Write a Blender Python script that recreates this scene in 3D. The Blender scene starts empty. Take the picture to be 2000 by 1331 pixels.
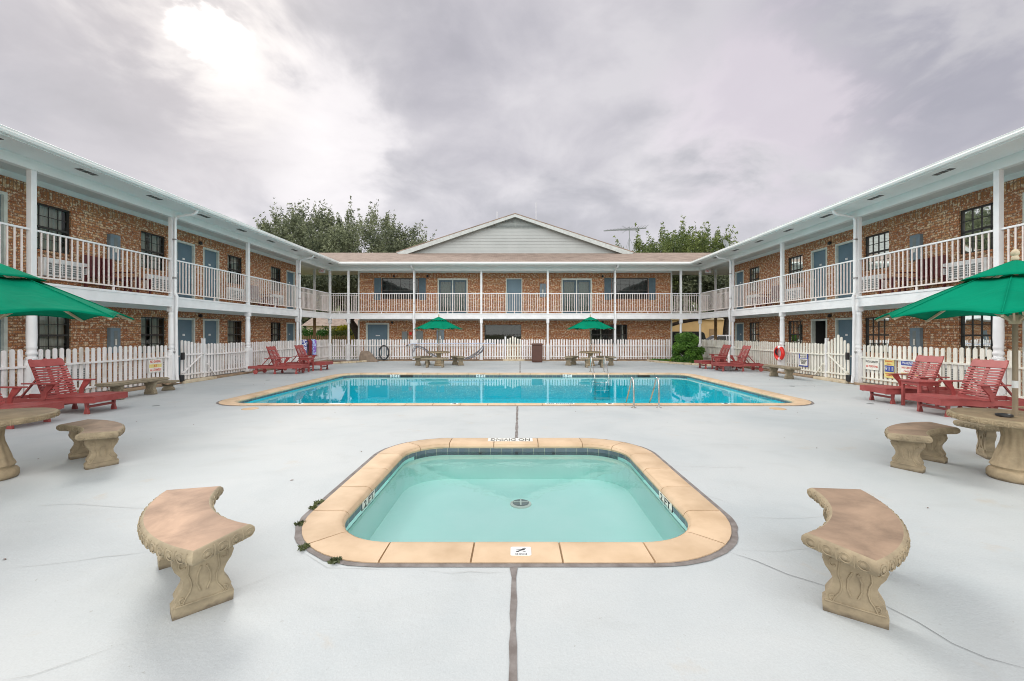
import bpy, bmesh, math, random
import numpy as np
from mathutils import Vector, Matrix
from mathutils.geometry import tessellate_polygon
random.seed(7)
R = math.radians
PI = math.pi
S = bpy.context.scene
C = S.collection

# ------------------------------------------------------------------ camera
CAMZ = 1.6
cd = bpy.data.cameras.new('camera')
cam = bpy.data.objects.new('camera', cd)
C.objects.link(cam)
cam.location = (0, 0, CAMZ)
cam.rotation_euler = (R(90), 0, 0)
cd.lens = 15.17
cd.sensor_width = 36
cd.shift_x = -0.003
cd.shift_y = -0.00725
cd.clip_start = 0.05
cd.clip_end = 2000
S.camera = cam

# ------------------------------------------------------------------ light
SUN_AZ, SUN_EL = R(-36), R(36)          # azimuth from +Y towards -X, elevation
sdir = Vector((math.sin(SUN_AZ) * math.cos(SUN_EL), math.cos(SUN_AZ) * math.cos(SUN_EL), math.sin(SUN_EL)))
sl = bpy.data.lights.new('sun', 'SUN')
sl.energy = 1.15
sl.angle = R(20)
sl.color = (1.0, 0.96, 0.9)
so = bpy.data.objects.new('sun', sl)
C.objects.link(so)
so.location = (0, 0, 30)
so.rotation_euler = sdir.to_track_quat('Z', 'Y').to_euler()

S.view_settings.view_transform = 'Standard'
S.view_settings.look = 'None'
S.view_settings.gamma = 1
S.view_settings.exposure = 0.62
S.render.engine = 'CYCLES'
S.cycles.filter_width = 1.0
S.cycles.max_bounces = 10
S.cycles.diffuse_bounces = 5
S.cycles.transparent_max_bounces = 16
S.cycles.caustics_reflective = False
S.cycles.caustics_refractive = False
S.cycles.sample_clamp_indirect = 6

W = bpy.data.worlds.new('World')
S.world = W
W.use_nodes = True
nt = W.node_tree
N, L = nt.nodes, nt.links
N.clear()


def nd(tree, kind, **kw):
    n = tree.nodes.new(kind)
    for k, v in kw.items():
        if k.startswith('_'):
            setattr(n, k[1:], v)
        else:
            n.inputs[k].default_value = v
    return n


def math_(tree, op, a, b=None, clamp=False):
    n = tree.nodes.new('ShaderNodeMath')
    n.operation = op
    n.use_clamp = clamp
    for i, v in enumerate((a, b)):
        if v is None:
            continue
        if isinstance(v, (int, float)):
            n.inputs[i].default_value = v
        else:
            tree.links.new(v, n.inputs[i])
    return n.outputs[0]


def ramp(tree, fac, stops, interp='LINEAR'):
    n = tree.nodes.new('ShaderNodeValToRGB')
    cr = n.color_ramp
    cr.interpolation = interp
    while len(cr.elements) > 1:
        cr.elements.remove(cr.elements[0])
    for i, (p, c) in enumerate(stops):
        e = cr.elements[0] if i == 0 else cr.elements.new(p)
        e.position = p
        e.color = (c[0], c[1], c[2], 1) if not isinstance(c, (int, float)) else (c, c, c, 1)
    tree.links.new(fac, n.inputs[0])
    return n.outputs[0]


def mixc(tree, fac, a, b, mode='MIX'):
    n = tree.nodes.new('ShaderNodeMix')
    n.data_type = 'RGBA'
    n.blend_type = mode
    n.clamp_result = False
    for s, v in ((0, fac), (6, a), (7, b)):
        if isinstance(v, (int, float)):
            n.inputs[s].default_value = v
        elif isinstance(v, tuple):
            n.inputs[s].default_value = (v[0], v[1], v[2], 1)
        else:
            tree.links.new(v, n.inputs[s])
    return n.outputs[2]


tc = nd(nt, 'ShaderNodeTexCoord')
sep = nd(nt, 'ShaderNodeSeparateXYZ')
L.new(tc.outputs['Generated'], sep.inputs[0])
zz = math_(nt, 'ADD', math_(nt, 'MAXIMUM', sep.outputs[2], 0.0), 0.34)
cx = math_(nt, 'DIVIDE', sep.outputs[0], zz)
cy = math_(nt, 'DIVIDE', sep.outputs[1], zz)
cmb = nd(nt, 'ShaderNodeCombineXYZ')
L.new(cx, cmb.inputs[0])
L.new(cy, cmb.inputs[1])
cmb.inputs[2].default_value = 3.7
n1 = nd(nt, 'ShaderNodeTexNoise', Scale=1.25, Detail=8.0, Roughness=0.5, Distortion=0.25)
L.new(cmb.outputs[0], n1.inputs['Vector'])
n2 = nd(nt, 'ShaderNodeTexNoise', Scale=3.6, Detail=7.0, Roughness=0.55, Distortion=0.3)
L.new(cmb.outputs[0], n2.inputs['Vector'])
nn = math_(nt, 'ADD', math_(nt, 'MULTIPLY', n1.outputs[0], 0.58), math_(nt, 'MULTIPLY', n2.outputs[0], 0.42))
base = ramp(nt, nn, [(0.39, (0.29, 0.285, 0.30)), (0.46, (0.36, 0.35, 0.37)), (0.52, (0.45, 0.435, 0.45)), (0.57, (0.54, 0.52, 0.53)), (0.64, (0.66, 0.635, 0.635))])


def toward(px, py):
    return Vector((px - 1006, 843, 651 - py)).normalized()


def blob(px, py, power, seed_out, lo, hi):
    v = toward(px, py)
    d = nd(nt, 'ShaderNodeVectorMath', _operation='DOT_PRODUCT')
    L.new(tc.outputs['Generated'], d.inputs[0])
    d.inputs[1].default_value = v
    p = math_(nt, 'POWER', math_(nt, 'MAXIMUM', d.outputs['Value'], 0.0), power)
    s = math_(nt, 'ADD', p, math_(nt, 'MULTIPLY', math_(nt, 'MULTIPLY', math_(nt, 'SUBTRACT', seed_out, 0.5), 3.6), p))
    return ramp(nt, s, [(lo, 0.0), (hi, 1.0)], 'EASE')


col = base
# cloud banks: dark ones, then the thin bright gap the hidden sun stands behind
col = mixc(nt, math_(nt, 'MULTIPLY', blob(1690, 140, 22, n2.outputs[0], .35, 1.0), 0.75), col, (0.22, 0.215, 0.26))
col = mixc(nt, math_(nt, 'MULTIPLY', blob(1020, 60, 10, n1.outputs[0], .4, 1.05), 0.45), col, (0.27, 0.255, 0.29))
col = mixc(nt, math_(nt, 'MULTIPLY', blob(1500, 240, 40, n2.outputs[0], .35, 1.0), 0.6), col, (0.60, 0.54, 0.575))
col = mixc(nt, math_(nt, 'MULTIPLY', blob(560, 260, 30, n2.outputs[0], .4, 1.0), 0.6), col, (0.66, 0.63, 0.63))
col = mixc(nt, math_(nt, 'MULTIPLY', blob(40, 120, 14, n1.outputs[0], .4, 1.0), 0.6), col, (0.34, 0.32, 0.335))
col = mixc(nt, math_(nt, 'MULTIPLY', blob(390, 50, 60, n2.outputs[0], .30, 1.0), .8), col, (0.68, 0.645, 0.62))
col = mixc(nt, blob(395, 40, 200, n2.outputs[0], .52, .98), col, (1.9, 1.8, 1.7))
# paler haze near the horizon
hz = ramp(nt, sep.outputs[2], [(0.0, 0.75), (0.10, 0.55), (0.34, 0.0)])
col = mixc(nt, hz, col, (0.53, 0.505, 0.54))
# added frontal fill: unseen overcast behind the viewer brightened to light the facades
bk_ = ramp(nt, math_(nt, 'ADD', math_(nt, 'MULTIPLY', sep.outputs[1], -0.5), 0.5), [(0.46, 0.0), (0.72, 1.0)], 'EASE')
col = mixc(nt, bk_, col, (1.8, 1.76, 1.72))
gr = ramp(nt, sep.outputs[2], [(0.49, 0.0), (0.5, 1.0)])
sky = nd(nt, 'ShaderNodeTexSky')
sky.sky_type = 'NISHITA'
sky.sun_disc = False
sky.sun_elevation = SUN_EL
sky.sun_rotation = SUN_AZ
skyc = nd(nt, 'ShaderNodeVectorMath', _operation='SCALE')
skyc.inputs['Scale'].default_value = 0.10
L.new(sky.outputs[0], skyc.inputs[0])
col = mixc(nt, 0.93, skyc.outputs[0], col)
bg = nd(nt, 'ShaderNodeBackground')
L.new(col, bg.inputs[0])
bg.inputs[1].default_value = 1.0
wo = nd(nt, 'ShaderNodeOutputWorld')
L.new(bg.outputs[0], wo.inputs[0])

# ------------------------------------------------------------------ materials
MATS = {}


def newmat(name):
    m = bpy.data.materials.new(name)
    m.use_nodes = True
    t = m.node_tree
    b = t.nodes['Principled BSDF']
    MATS[name] = m
    return m, t, b


def coords(t, kind='Object', scale=(1, 1, 1)):
    c = nd(t, 'ShaderNodeTexCoord')
    mp = nd(t, 'ShaderNodeMapping')
    mp.inputs['Scale'].default_value = scale
    t.links.new(c.outputs[kind], mp.inputs[0])
    return mp.outputs[0]


def noise(t, vec, scale, detail=4.0, rough=0.55, dist=0.0):
    n = nd(t, 'ShaderNodeTexNoise', Scale=scale, Detail=detail, Roughness=rough, Distortion=dist)
    t.links.new(vec, n.inputs['Vector'])
    return n.outputs[0]


def bump(t, b, h, strength, dist=0.01):
    n = nd(t, 'ShaderNodeBump', Strength=strength, Distance=dist)
    t.links.new(h, n.inputs['Height'])
    t.links.new(n.outputs[0], b.inputs['Normal'])


def simple(name, c, rough=0.6, c2=None, scale=6.0, vary=0.0, metal=0.0, bmp=0.0, spec=0.5, stretch=(1, 1, 1), lo=.35, hi=.65):
    m, t, b = newmat(name)
    v = coords(t, 'Object', stretch)
    n = noise(t, v, scale)
    if c2 is None:
        c2 = tuple(x * 0.82 for x in c)
    cc_ = ramp(t, n, [(lo, c2), (hi, c)])
    if vary:
        g = nd(t, 'ShaderNodeNewGeometry')
        f = math_(t, 'ADD', math_(t, 'MULTIPLY', g.outputs['Random Per Island'], vary), 1 - vary)
        sc_ = nd(t, 'ShaderNodeVectorMath', _operation='SCALE')
        t.links.new(cc_, sc_.inputs[0])
        t.links.new(f, sc_.inputs['Scale'])
        cc_ = sc_.outputs[0]
    t.links.new(cc_, b.inputs['Base Color'])
    b.inputs['Roughness'].default_value = rough
    b.inputs['Metallic'].default_value = metal
    b.inputs['Specular IOR Level'].default_value = spec
    if bmp:
        bump(t, b, noise(t, v, scale * 6), bmp)
    return m


def brick(name, rot=False):
    m, t, b = newmat(name)
    c = nd(t, 'ShaderNodeTexCoord')
    mp = nd(t, 'ShaderNodeMapping')
    if rot:
        mp.inputs['Rotation'].default_value = (0, 0, R(90))
    t.links.new(c.outputs['UV'], mp.inputs[0])
    v = mp.outputs[0]
    br = nd(t, 'ShaderNodeTexBrick', Scale=1.0)
    br.inputs['Color1'].default_value = (0, 0, 0, 1)
    br.inputs['Color2'].default_value = (1, 1, 1, 1)
    br.inputs['Mortar'].default_value = (.5, .5, .5, 1)
    br.inputs['Mortar Size'].default_value = 0.009
    br.inputs['Mortar Smooth'].default_value = 0.3
    br.inputs['Brick Width'].default_value = 0.215
    br.inputs['Row Height'].default_value = 0.072
    br.inputs['Bias'].default_value = 0
    if rot:
        br.offset = 0.0
        br.inputs['Brick Width'].default_value = 0.26
    t.links.new(v, br.inputs['Vector'])
    bc = ramp(t, br.outputs[0], [(0.0, (0.40, 0.15, 0.07)), (0.25, (0.54, 0.215, 0.095)), (0.5, (0.58, 0.25, 0.10)),
                                 (0.75, (0.42, 0.15, 0.06)), (0.92, (0.60, 0.32, 0.15)), (1.0, (0.72, 0.48, 0.28))])
    # lime smears and burnt patches that belong to the tumbled bricks themselves
    ns = noise(t, v, 11.0, 5.0, 0.68, 0.2)
    bc = mixc(t, ramp(t, ns, [(0.52, 0.0), (0.565, 0.95)]), bc, (0.84, 0.69, 0.49))
    nb = noise(t, v, 13.0, 5.0, 0.68, 0.2)
    bc = mixc(t, ramp(t, nb, [(0.55, 0.0), (0.62, 0.7)]), bc, (0.13, 0.05, 0.028))
    nl = noise(t, v, 0.7, 3.0)
    bc = mixc(t, ramp(t, nl, [(0.35, 0.22), (0.65, 0.0)]), bc, (0.14, 0.06, 0.035))
    mc = mixc(t, br.outputs[1], bc, (0.28, 0.155, 0.095))
    t.links.new(mc, b.inputs['Base Color'])
    b.inputs['Roughness'].default_value = 0.9
    h = math_(t, 'ADD', math_(t, 'MULTIPLY', br.outputs[1], -1.0), math_(t, 'MULTIPLY', ns, 0.8))
    bump(t, b, h, 0.8, 0.012)
    return m


brick('brick')
brick('brick_soldier', True)

# pool deck: painted concrete
m, t, b = newmat('deck')
v = coords(t, 'Object')
a = noise(t, v, 0.45, 5.0, 0.6, 0.4)
c0 = ramp(t, a, [(0.3, (0.41, 0.45, 0.465)), (0.5, (0.48, 0.512, 0.52)), (0.72, (0.53, 0.55, 0.548))])
sc = noise(t, coords(t, 'Object', (1.0, 1.5, 1)), 1.6, 6.0, 0.6, 0.6)
c0 = mixc(t, ramp(t, sc, [(0.52, 0.0), (0.72, 0.28)]), c0, (0.38, 0.40, 0.395))
rs = noise(t, v, 1.6, 6.0, 0.65, 0.3)
c0 = mixc(t, ramp(t, rs, [(0.62, 0.0), (0.74, 0.5)]), c0, (0.48, 0.41, 0.32))
sp = noise(t, v, 22.0, 3.0, 0.6)
c0 = mixc(t, ramp(t, sp, [(0.70, 0.0), (0.75, 0.55)]), c0, (0.26, 0.25, 0.22))
gt = noise(t, v, 90.0, 4.0, 0.7)
c0 = mixc(t, ramp(t, gt, [(0.35, 0.22), (0.6, 0.0)]), c0, (0.33, 0.345, 0.345))
t.links.new(c0, b.inputs['Base Color'])
b.inputs['Roughness'].default_value = 0.62
b.inputs['Specular IOR Level'].default_value = 0.35
bump(t, b, noise(t, v, 30.0, 6.0, 0.7), 0.3, 0.012)

simple('coping', vary=.13, c=(0.66, 0.49, 0.325), rough=0.7, c2=(0.52, 0.37, 0.23), scale=2.6, bmp=0.3, lo=.3, hi=.6)
simple('grout', (0.42, 0.30, 0.18), 0.9)
simple('caulk', (0.24, 0.22, 0.21), 0.85, (0.15, 0.13, 0.12), 9.0, bmp=.3)
simple('crack', (0.26, 0.27, 0.28), 0.9)
simple('hairline', (0.46, 0.47, 0.46), 0.9)
simple('plaster_blue', (0.06, 0.80, 0.88), 0.7, (0.05, 0.76, 0.85), 1.5)
simple('plaster_white', (0.68, 0.98, 0.93), 0.7, (0.62, 0.96, 0.90), 1.5)
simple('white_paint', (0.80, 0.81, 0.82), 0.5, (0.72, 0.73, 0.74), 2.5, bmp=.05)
simple('green_white', (0.79, 0.81, 0.795), 0.55, (0.74, 0.76, 0.745), 1.2)
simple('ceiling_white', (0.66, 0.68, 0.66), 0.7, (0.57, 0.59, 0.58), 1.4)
simple('fence_white', (0.84, 0.82, 0.815), 0.6, (0.60, 0.555, 0.50), 5.0, stretch=(1, 1, .3), bmp=.2, lo=.25, hi=.5, vary=.12)
simple('fence_cream', (0.82, 0.81, 0.73), 0.6, (0.60, 0.56, 0.46), 5.0, stretch=(1, 1, .3), bmp=.2, lo=.25, hi=.5, vary=.12)
simple('rail_pink', (0.82, 0.76, 0.74), 0.45, (0.72, 0.64, 0.60), 4.0)
simple('door_trim', (0.68, 0.72, 0.66), 0.55)
simple('door_blue', (0.125, 0.205, 0.26), 0.45, (0.10, 0.17, 0.22), 1.0)
simple('shutter_blue', (0.075, 0.13, 0.165), 0.5)
simple('bronze', (0.035, 0.034, 0.032), 0.4)
simple('interior', (0.03, 0.03, 0.03), 0.9)
simple('curtain', (0.78, 0.77, 0.70), 0.9, (0.60, 0.58, 0.52), 1.2, stretch=(9, 9, .2))
simple('curtain_green', (0.10, 0.17, 0.14), 0.9, (0.06, 0.11, 0.09), 1.2, stretch=(9, 9, .2))
simple('black_plastic', (0.02, 0.02, 0.022), 0.35)
simple('grey_metal', (0.22, 0.25, 0.25), 0.5)
simple('cabinet_grey', (0.19, 0.26, 0.31), 0.45)
simple('steel', (0.62, 0.62, 0.60), 0.22, (0.50, 0.48, 0.44), 6.0, metal=1.0)
simple('aluminium', (0.55, 0.55, 0.56), 0.35, metal=1.0)
simple('wood_post', (0.35, 0.23, 0.12), 0.8)
simple('concrete_tan', (0.36, 0.26, 0.17), 0.9, (0.22, 0.15, 0.095), 2.5, bmp=.4)
simple('kerb_cream', (0.62, 0.54, 0.40), 0.85, (0.45, 0.36, 0.24), 4.0, bmp=.3)
simple('soil', (0.17, 0.075, 0.035), 0.95, (0.10, 0.05, 0.03), 8.0, bmp=.6)
simple('chair_red', (0.41, 0.095, 0.088), 0.5, (0.30, 0.050, 0.047), 5.0, bmp=.15, stretch=(.5, 1, 1), lo=.3, hi=.62, vary=.18)
simple('dark_red', (0.13, 0.022, 0.025), 0.5)
simple('trash_brown', (0.105, 0.045, 0.03), 0.55, (0.085, 0.035, 0.024), 2.0)
simple('shelter_brown', (0.26, 0.20, 0.15), 0.9, (0.17, 0.13, 0.10), 5.0, bmp=.5)
simple('plastic_white', (0.82, 0.83, 0.83), 0.4)
simple('ring_red', (0.75, 0.03, 0.02), 0.45, (0.65, 0.02, 0.015))
simple('towel_blue', (0.03, 0.05, 0.30), 0.95, (0.75, 0.76, 0.80), 5.0, stretch=(1, 1.8, 3), lo=.47, hi=.5)
simple('towel_maroon', (0.20, 0.03, 0.04), 0.95, (0.04, 0.03, 0.03), 3.0, stretch=(1, 3, .4), lo=.46, hi=.5)
simple('towel_purple', (0.28, 0.16, 0.55), 0.95, (0.45, 0.62, 0.85), 4.0, stretch=(1, 1.5, 2), lo=.46, hi=.52)
simple('hose_black', (0.035, 0.038, 0.045), 0.45)
simple('hose_grey', (0.12, 0.13, 0.16), 0.5)
simple('pole_blue', (0.52, 0.58, 0.72), 0.35)
simple('yellow_sign', (0.80, 0.68, 0.25), 0.5)
simple('sign_white', (0.84, 0.83, 0.76), 0.5)
simple('sign_blue', (0.05, 0.08, 0.36), 0.5)
simple('ink_black', (0.02, 0.02, 0.02), 0.6)
simple('ink_red', (0.70, 0.06, 0.03), 0.6)
simple('ink_blue', (0.04, 0.06, 0.34), 0.6)
simple('bark', (0.065, 0.050, 0.038), 0.95, (0.03, 0.022, 0.018), 7.0, bmp=.8)
simple('tan_wall', (0.62, 0.42, 0.20), 0.85, (0.56, 0.37, 0.17), 1.0)
simple('car_white', (0.75, 0.75, 0.77), 0.25)
simple('car_dark', (0.02, 0.025, 0.022), 0.25)
simple('rubber', (0.02, 0.02, 0.02), 0.8)
simple('grass', (0.13, 0.17, 0.035), 0.95, (0.24, 0.20, 0.09), 0.6)
simple('asphalt', (0.10, 0.10, 0.10), 0.9, (0.07, 0.07, 0.07), 1.5, bmp=.2)
simple('siding', (0.38, 0.405, 0.40), 0.6, (0.34, 0.365, 0.36), 0.8)
simple('rake_white', (0.48, 0.515, 0.505), 0.6)
simple('pale_green_metal', (0.36, 0.40, 0.385), 0.6)
simple('house_pale', (0.60, 0.50, 0.40), 0.8)

# exit sign letters, plain red
m, t, b = newmat('exit_letters')
b.inputs['Base Color'].default_value = (0.8, 0.1, 0.08, 1)

# shingles
m, t, b = newmat('shingle')
v = coords(t, 'UV')
br = nd(t, 'ShaderNodeTexBrick', Scale=1.0)
br.inputs['Color1'].default_value = (0.17, 0.125, 0.10, 1)
br.inputs['Color2'].default_value = (0.31, 0.24, 0.195, 1)
br.inputs['Mortar'].default_value = (0.12, 0.08, 0.065, 1)
br.inputs['Mortar Size'].default_value = 0.006
br.inputs['Brick Width'].default_value = 0.30
br.inputs['Row Height'].default_value = 0.14
t.links.new(v, br.inputs['Vector'])
t.links.new(mixc(t, ramp(t, noise(t, v, 1.2, 5.0), [(0.35, 0.0), (0.7, 0.5)]), br.outputs[0], (0.33, 0.265, 0.22)), b.inputs['Base Color'])
b.inputs['Roughness'].default_value = 0.95
bump(t, b, math_(t, 'ADD', br.outputs[1], noise(t, v, 60.0)), 0.4, 0.01)

# pool tiles
m, t, b = newmat('pool_tile')
v = coords(t, 'UV')
br = nd(t, 'ShaderNodeTexBrick', Scale=1.0)
br.offset = 0.0
br.inputs['Color1'].default_value = (0.075, 0.105, 0.135, 1)
br.inputs['Color2'].default_value = (0.11, 0.145, 0.17, 1)
br.inputs['Mortar'].default_value = (0.30, 0.33, 0.26, 1)
br.inputs['Mortar Size'].default_value = 0.004
br.inputs['Brick Width'].default_value = 0.155
br.inputs['Row Height'].default_value = 0.155
t.links.new(v, br.inputs['Vector'])
t.links.new(mixc(t, ramp(t, noise(t, v, 9.0), [(0.5, 0.0), (0.7, 0.35)]), br.outputs[0], (0.15, 0.17, 0.12)), b.inputs['Base Color'])
b.inputs['Roughness'].default_value = 0.3

# cast stone
def stone(name, top, side):
    m, t, b = newmat(name)
    v = coords(t, 'Object')
    n = noise(t, v, 3.2, 6.0, 0.62, 0.5)
    n2_ = noise(t, v, 10.0, 5.0, 0.6)
    tp = ramp(t, n, [(0.3, tuple(x * .62 for x in top)), (0.52, top), (0.72, tuple(min(1, x * 1.32) for x in top))])
    sd = ramp(t, n2_, [(0.3, tuple(x * .70 for x in side)), (0.6, side), (0.8, tuple(min(1, x * 1.2) for x in side))])
    g = nd(t, 'ShaderNodeNewGeometry')
    s = nd(t, 'ShaderNodeSeparateXYZ')
    # the sealed, smoother top face is a browner coat than the cast sides
    at_ = nd(t, 'ShaderNodeAttribute', _attribute_name='topcoat')
    c_ = nd(t, 'ShaderNodeTexCoord')
    t.links.new(c_.outputs['Object'], s.inputs[0])
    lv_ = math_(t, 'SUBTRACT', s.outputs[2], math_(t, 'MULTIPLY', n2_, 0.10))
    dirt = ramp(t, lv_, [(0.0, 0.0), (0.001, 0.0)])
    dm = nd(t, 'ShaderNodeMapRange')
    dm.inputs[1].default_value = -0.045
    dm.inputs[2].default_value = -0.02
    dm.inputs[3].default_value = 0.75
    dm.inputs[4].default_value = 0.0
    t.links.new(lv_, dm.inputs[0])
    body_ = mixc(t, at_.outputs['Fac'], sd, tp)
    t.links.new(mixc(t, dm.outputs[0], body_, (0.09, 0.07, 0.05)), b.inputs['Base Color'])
    b.inputs['Roughness'].default_value = 0.78
    bump(t, b, noise(t, v, 45.0, 5.0, 0.7), 0.35, 0.006)


stone('stone_warm', (0.42, 0.285, 0.20), (0.36, 0.30, 0.20))
stone('stone_brown', (0.30, 0.21, 0.145), (0.34, 0.275, 0.18))
stone('stone_tan', (0.31, 0.225, 0.14), (0.38, 0.30, 0.19))
stone('stone_grey', (0.30, 0.245, 0.17), (0.29, 0.245, 0.17))

# glass panes
def glass(name, tint, spec_mix):
    m, t, b = newmat(name)
    t.nodes.remove(b)
    out = t.nodes['Material Output']
    tr = nd(t, 'ShaderNodeBsdfTransparent')
    tr.inputs[0].default_value = (*tint, 1)
    gl = nd(t, 'ShaderNodeBsdfGlossy', Roughness=0.015)
    gl.inputs[0].default_value = (.9, .95, .93, 1)
    v = coords(t, 'Object')
    bp = nd(t, 'ShaderNodeBump', Strength=0.05, Distance=0.05)
    t.links.new(noise(t, v, 1.3, 2.0), bp.inputs['Height'])
    t.links.new(bp.outputs[0], gl.inputs['Normal'])
    fr = nd(t, 'ShaderNodeFresnel', IOR=1.5)
    mx = nd(t, 'ShaderNodeMixShader')
    f = math_(t, 'ADD', math_(t, 'MULTIPLY', fr.outputs[0], 1.15), spec_mix, True)
    t.links.new(f, mx.inputs[0])
    t.links.new(tr.outputs[0], mx.inputs[1])
    t.links.new(gl.outputs[0], mx.inputs[2])
    t.links.new(mx.outputs[0], out.inputs[0])


glass('glass', (0.80, 0.84, 0.82), 0.0)


def water(name, colr, dens, bs, sc_):
    m, t, b = newmat(name)
    t.nodes.remove(b)
    out = t.nodes['Material Output']
    tr = nd(t, 'ShaderNodeBsdfTransparent')
    gl = nd(t, 'ShaderNodeBsdfGlossy', Roughness=0.0)
    gl.inputs[0].default_value = (1, 1, 1, 1)
    v = coords(t, 'Object', (1, .7, 1))
    bp = nd(t, 'ShaderNodeBump', Strength=bs, Distance=0.02)
    t.links.new(noise(t, v, sc_, 3.0, 0.55, 0.3), bp.inputs['Height'])
    t.links.new(bp.outputs[0], gl.inputs['Normal'])
    fr = nd(t, 'ShaderNodeFresnel', IOR=1.17 if 'deep' in name else 1.33)
    t.links.new(bp.outputs[0], fr.inputs['Normal'])
    mx = nd(t, 'ShaderNodeMixShader')
    g = nd(t, 'ShaderNodeNewGeometry')
    s = nd(t, 'ShaderNodeSeparateXYZ')
    t.links.new(fr.outputs[0], mx.inputs[0])
    t.links.new(tr.outputs[0], mx.inputs[1])
    t.links.new(gl.outputs[0], mx.inputs[2])
    t.links.new(mx.outputs[0], out.inputs[0])
    va = nd(t, 'ShaderNodeVolumeAbsorption', Density=dens)
    va.inputs[0].default_value = (*colr, 1)
    t.links.new(va.outputs[0], out.inputs['Volume'])


water('water_deep', (0.02, 0.90, 0.97), 0.22, 0.05, 2.2)
water('water_shallow', (0.25, 0.99, 0.97), 0.20, 0.09, 3.4)

# umbrella cloth
m, t, b = newmat('cloth_green')
out = t.nodes['Material Output']
b.inputs['Roughness'].default_value = 0.95
b.inputs['Specular IOR Level'].default_value = 0.1
v = coords(t, 'Object')
cc = ramp(t, noise(t, v, 2.0), [(0.3, (0.0, 0.235, 0.13)), (0.7, (0.0, 0.31, 0.175))])
t.links.new(cc, b.inputs['Base Color'])
tl = nd(t, 'ShaderNodeBsdfTranslucent')
t.links.new(cc, tl.inputs[0])
mx = nd(t, 'ShaderNodeMixShader')
mx.inputs[0].default_value = 0.3
t.links.new(b.outputs[0], mx.inputs[1])
t.links.new(tl.outputs[0], mx.inputs[2])
t.links.new(mx.outputs[0], out.inputs[0])
bump(t, b, noise(t, v, 2.6, 4.0, 0.55, 0.8), 0.7, 0.035)


def leafmat(name, dark, light):
    m, t, b = newmat(name)
    out = t.nodes['Material Output']
    at_ = nd(t, 'ShaderNodeAttribute', _attribute_name='tone')
    c = ramp(t, at_.outputs['Fac'], [(0.0, dark), (1.0, light)])
    t.links.new(c, b.inputs['Base Color'])
    b.inputs['Roughness'].default_value = 0.6
    tl = nd(t, 'ShaderNodeBsdfTranslucent')
    t.links.new(c, tl.inputs[0])
    mx = nd(t, 'ShaderNodeMixShader')
    mx.inputs[0].default_value = 0.3
    t.links.new(b.outputs[0], mx.inputs[1])
    t.links.new(tl.outputs[0], mx.inputs[2])
    t.links.new(mx.outputs[0], out.inputs[0])


leafmat('leaf_oak', (0.03, 0.05, 0.03), (0.25, 0.28, 0.16))
leafmat('leaf_lime', (0.045, 0.08, 0.025), (0.22, 0.27, 0.075))
leafmat('leaf_shrub', (0.025, 0.09, 0.015), (0.19, 0.38, 0.055))
leafmat('leaf_bush', (0.02, 0.09, 0.015), (0.10, 0.28, 0.04))
leafmat('leaf_yellow', (0.18, 0.24, 0.01), (0.55, 0.50, 0.02))
leafmat('leaf_weed', (0.05, 0.07, 0.03), (0.12, 0.14, 0.05))


# ------------------------------------------------------------------ builders
def wloc(o):
    v = Vector((0, 0, 0))
    while o is not None:
        v += o.location
        o = o.parent
    return v


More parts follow.
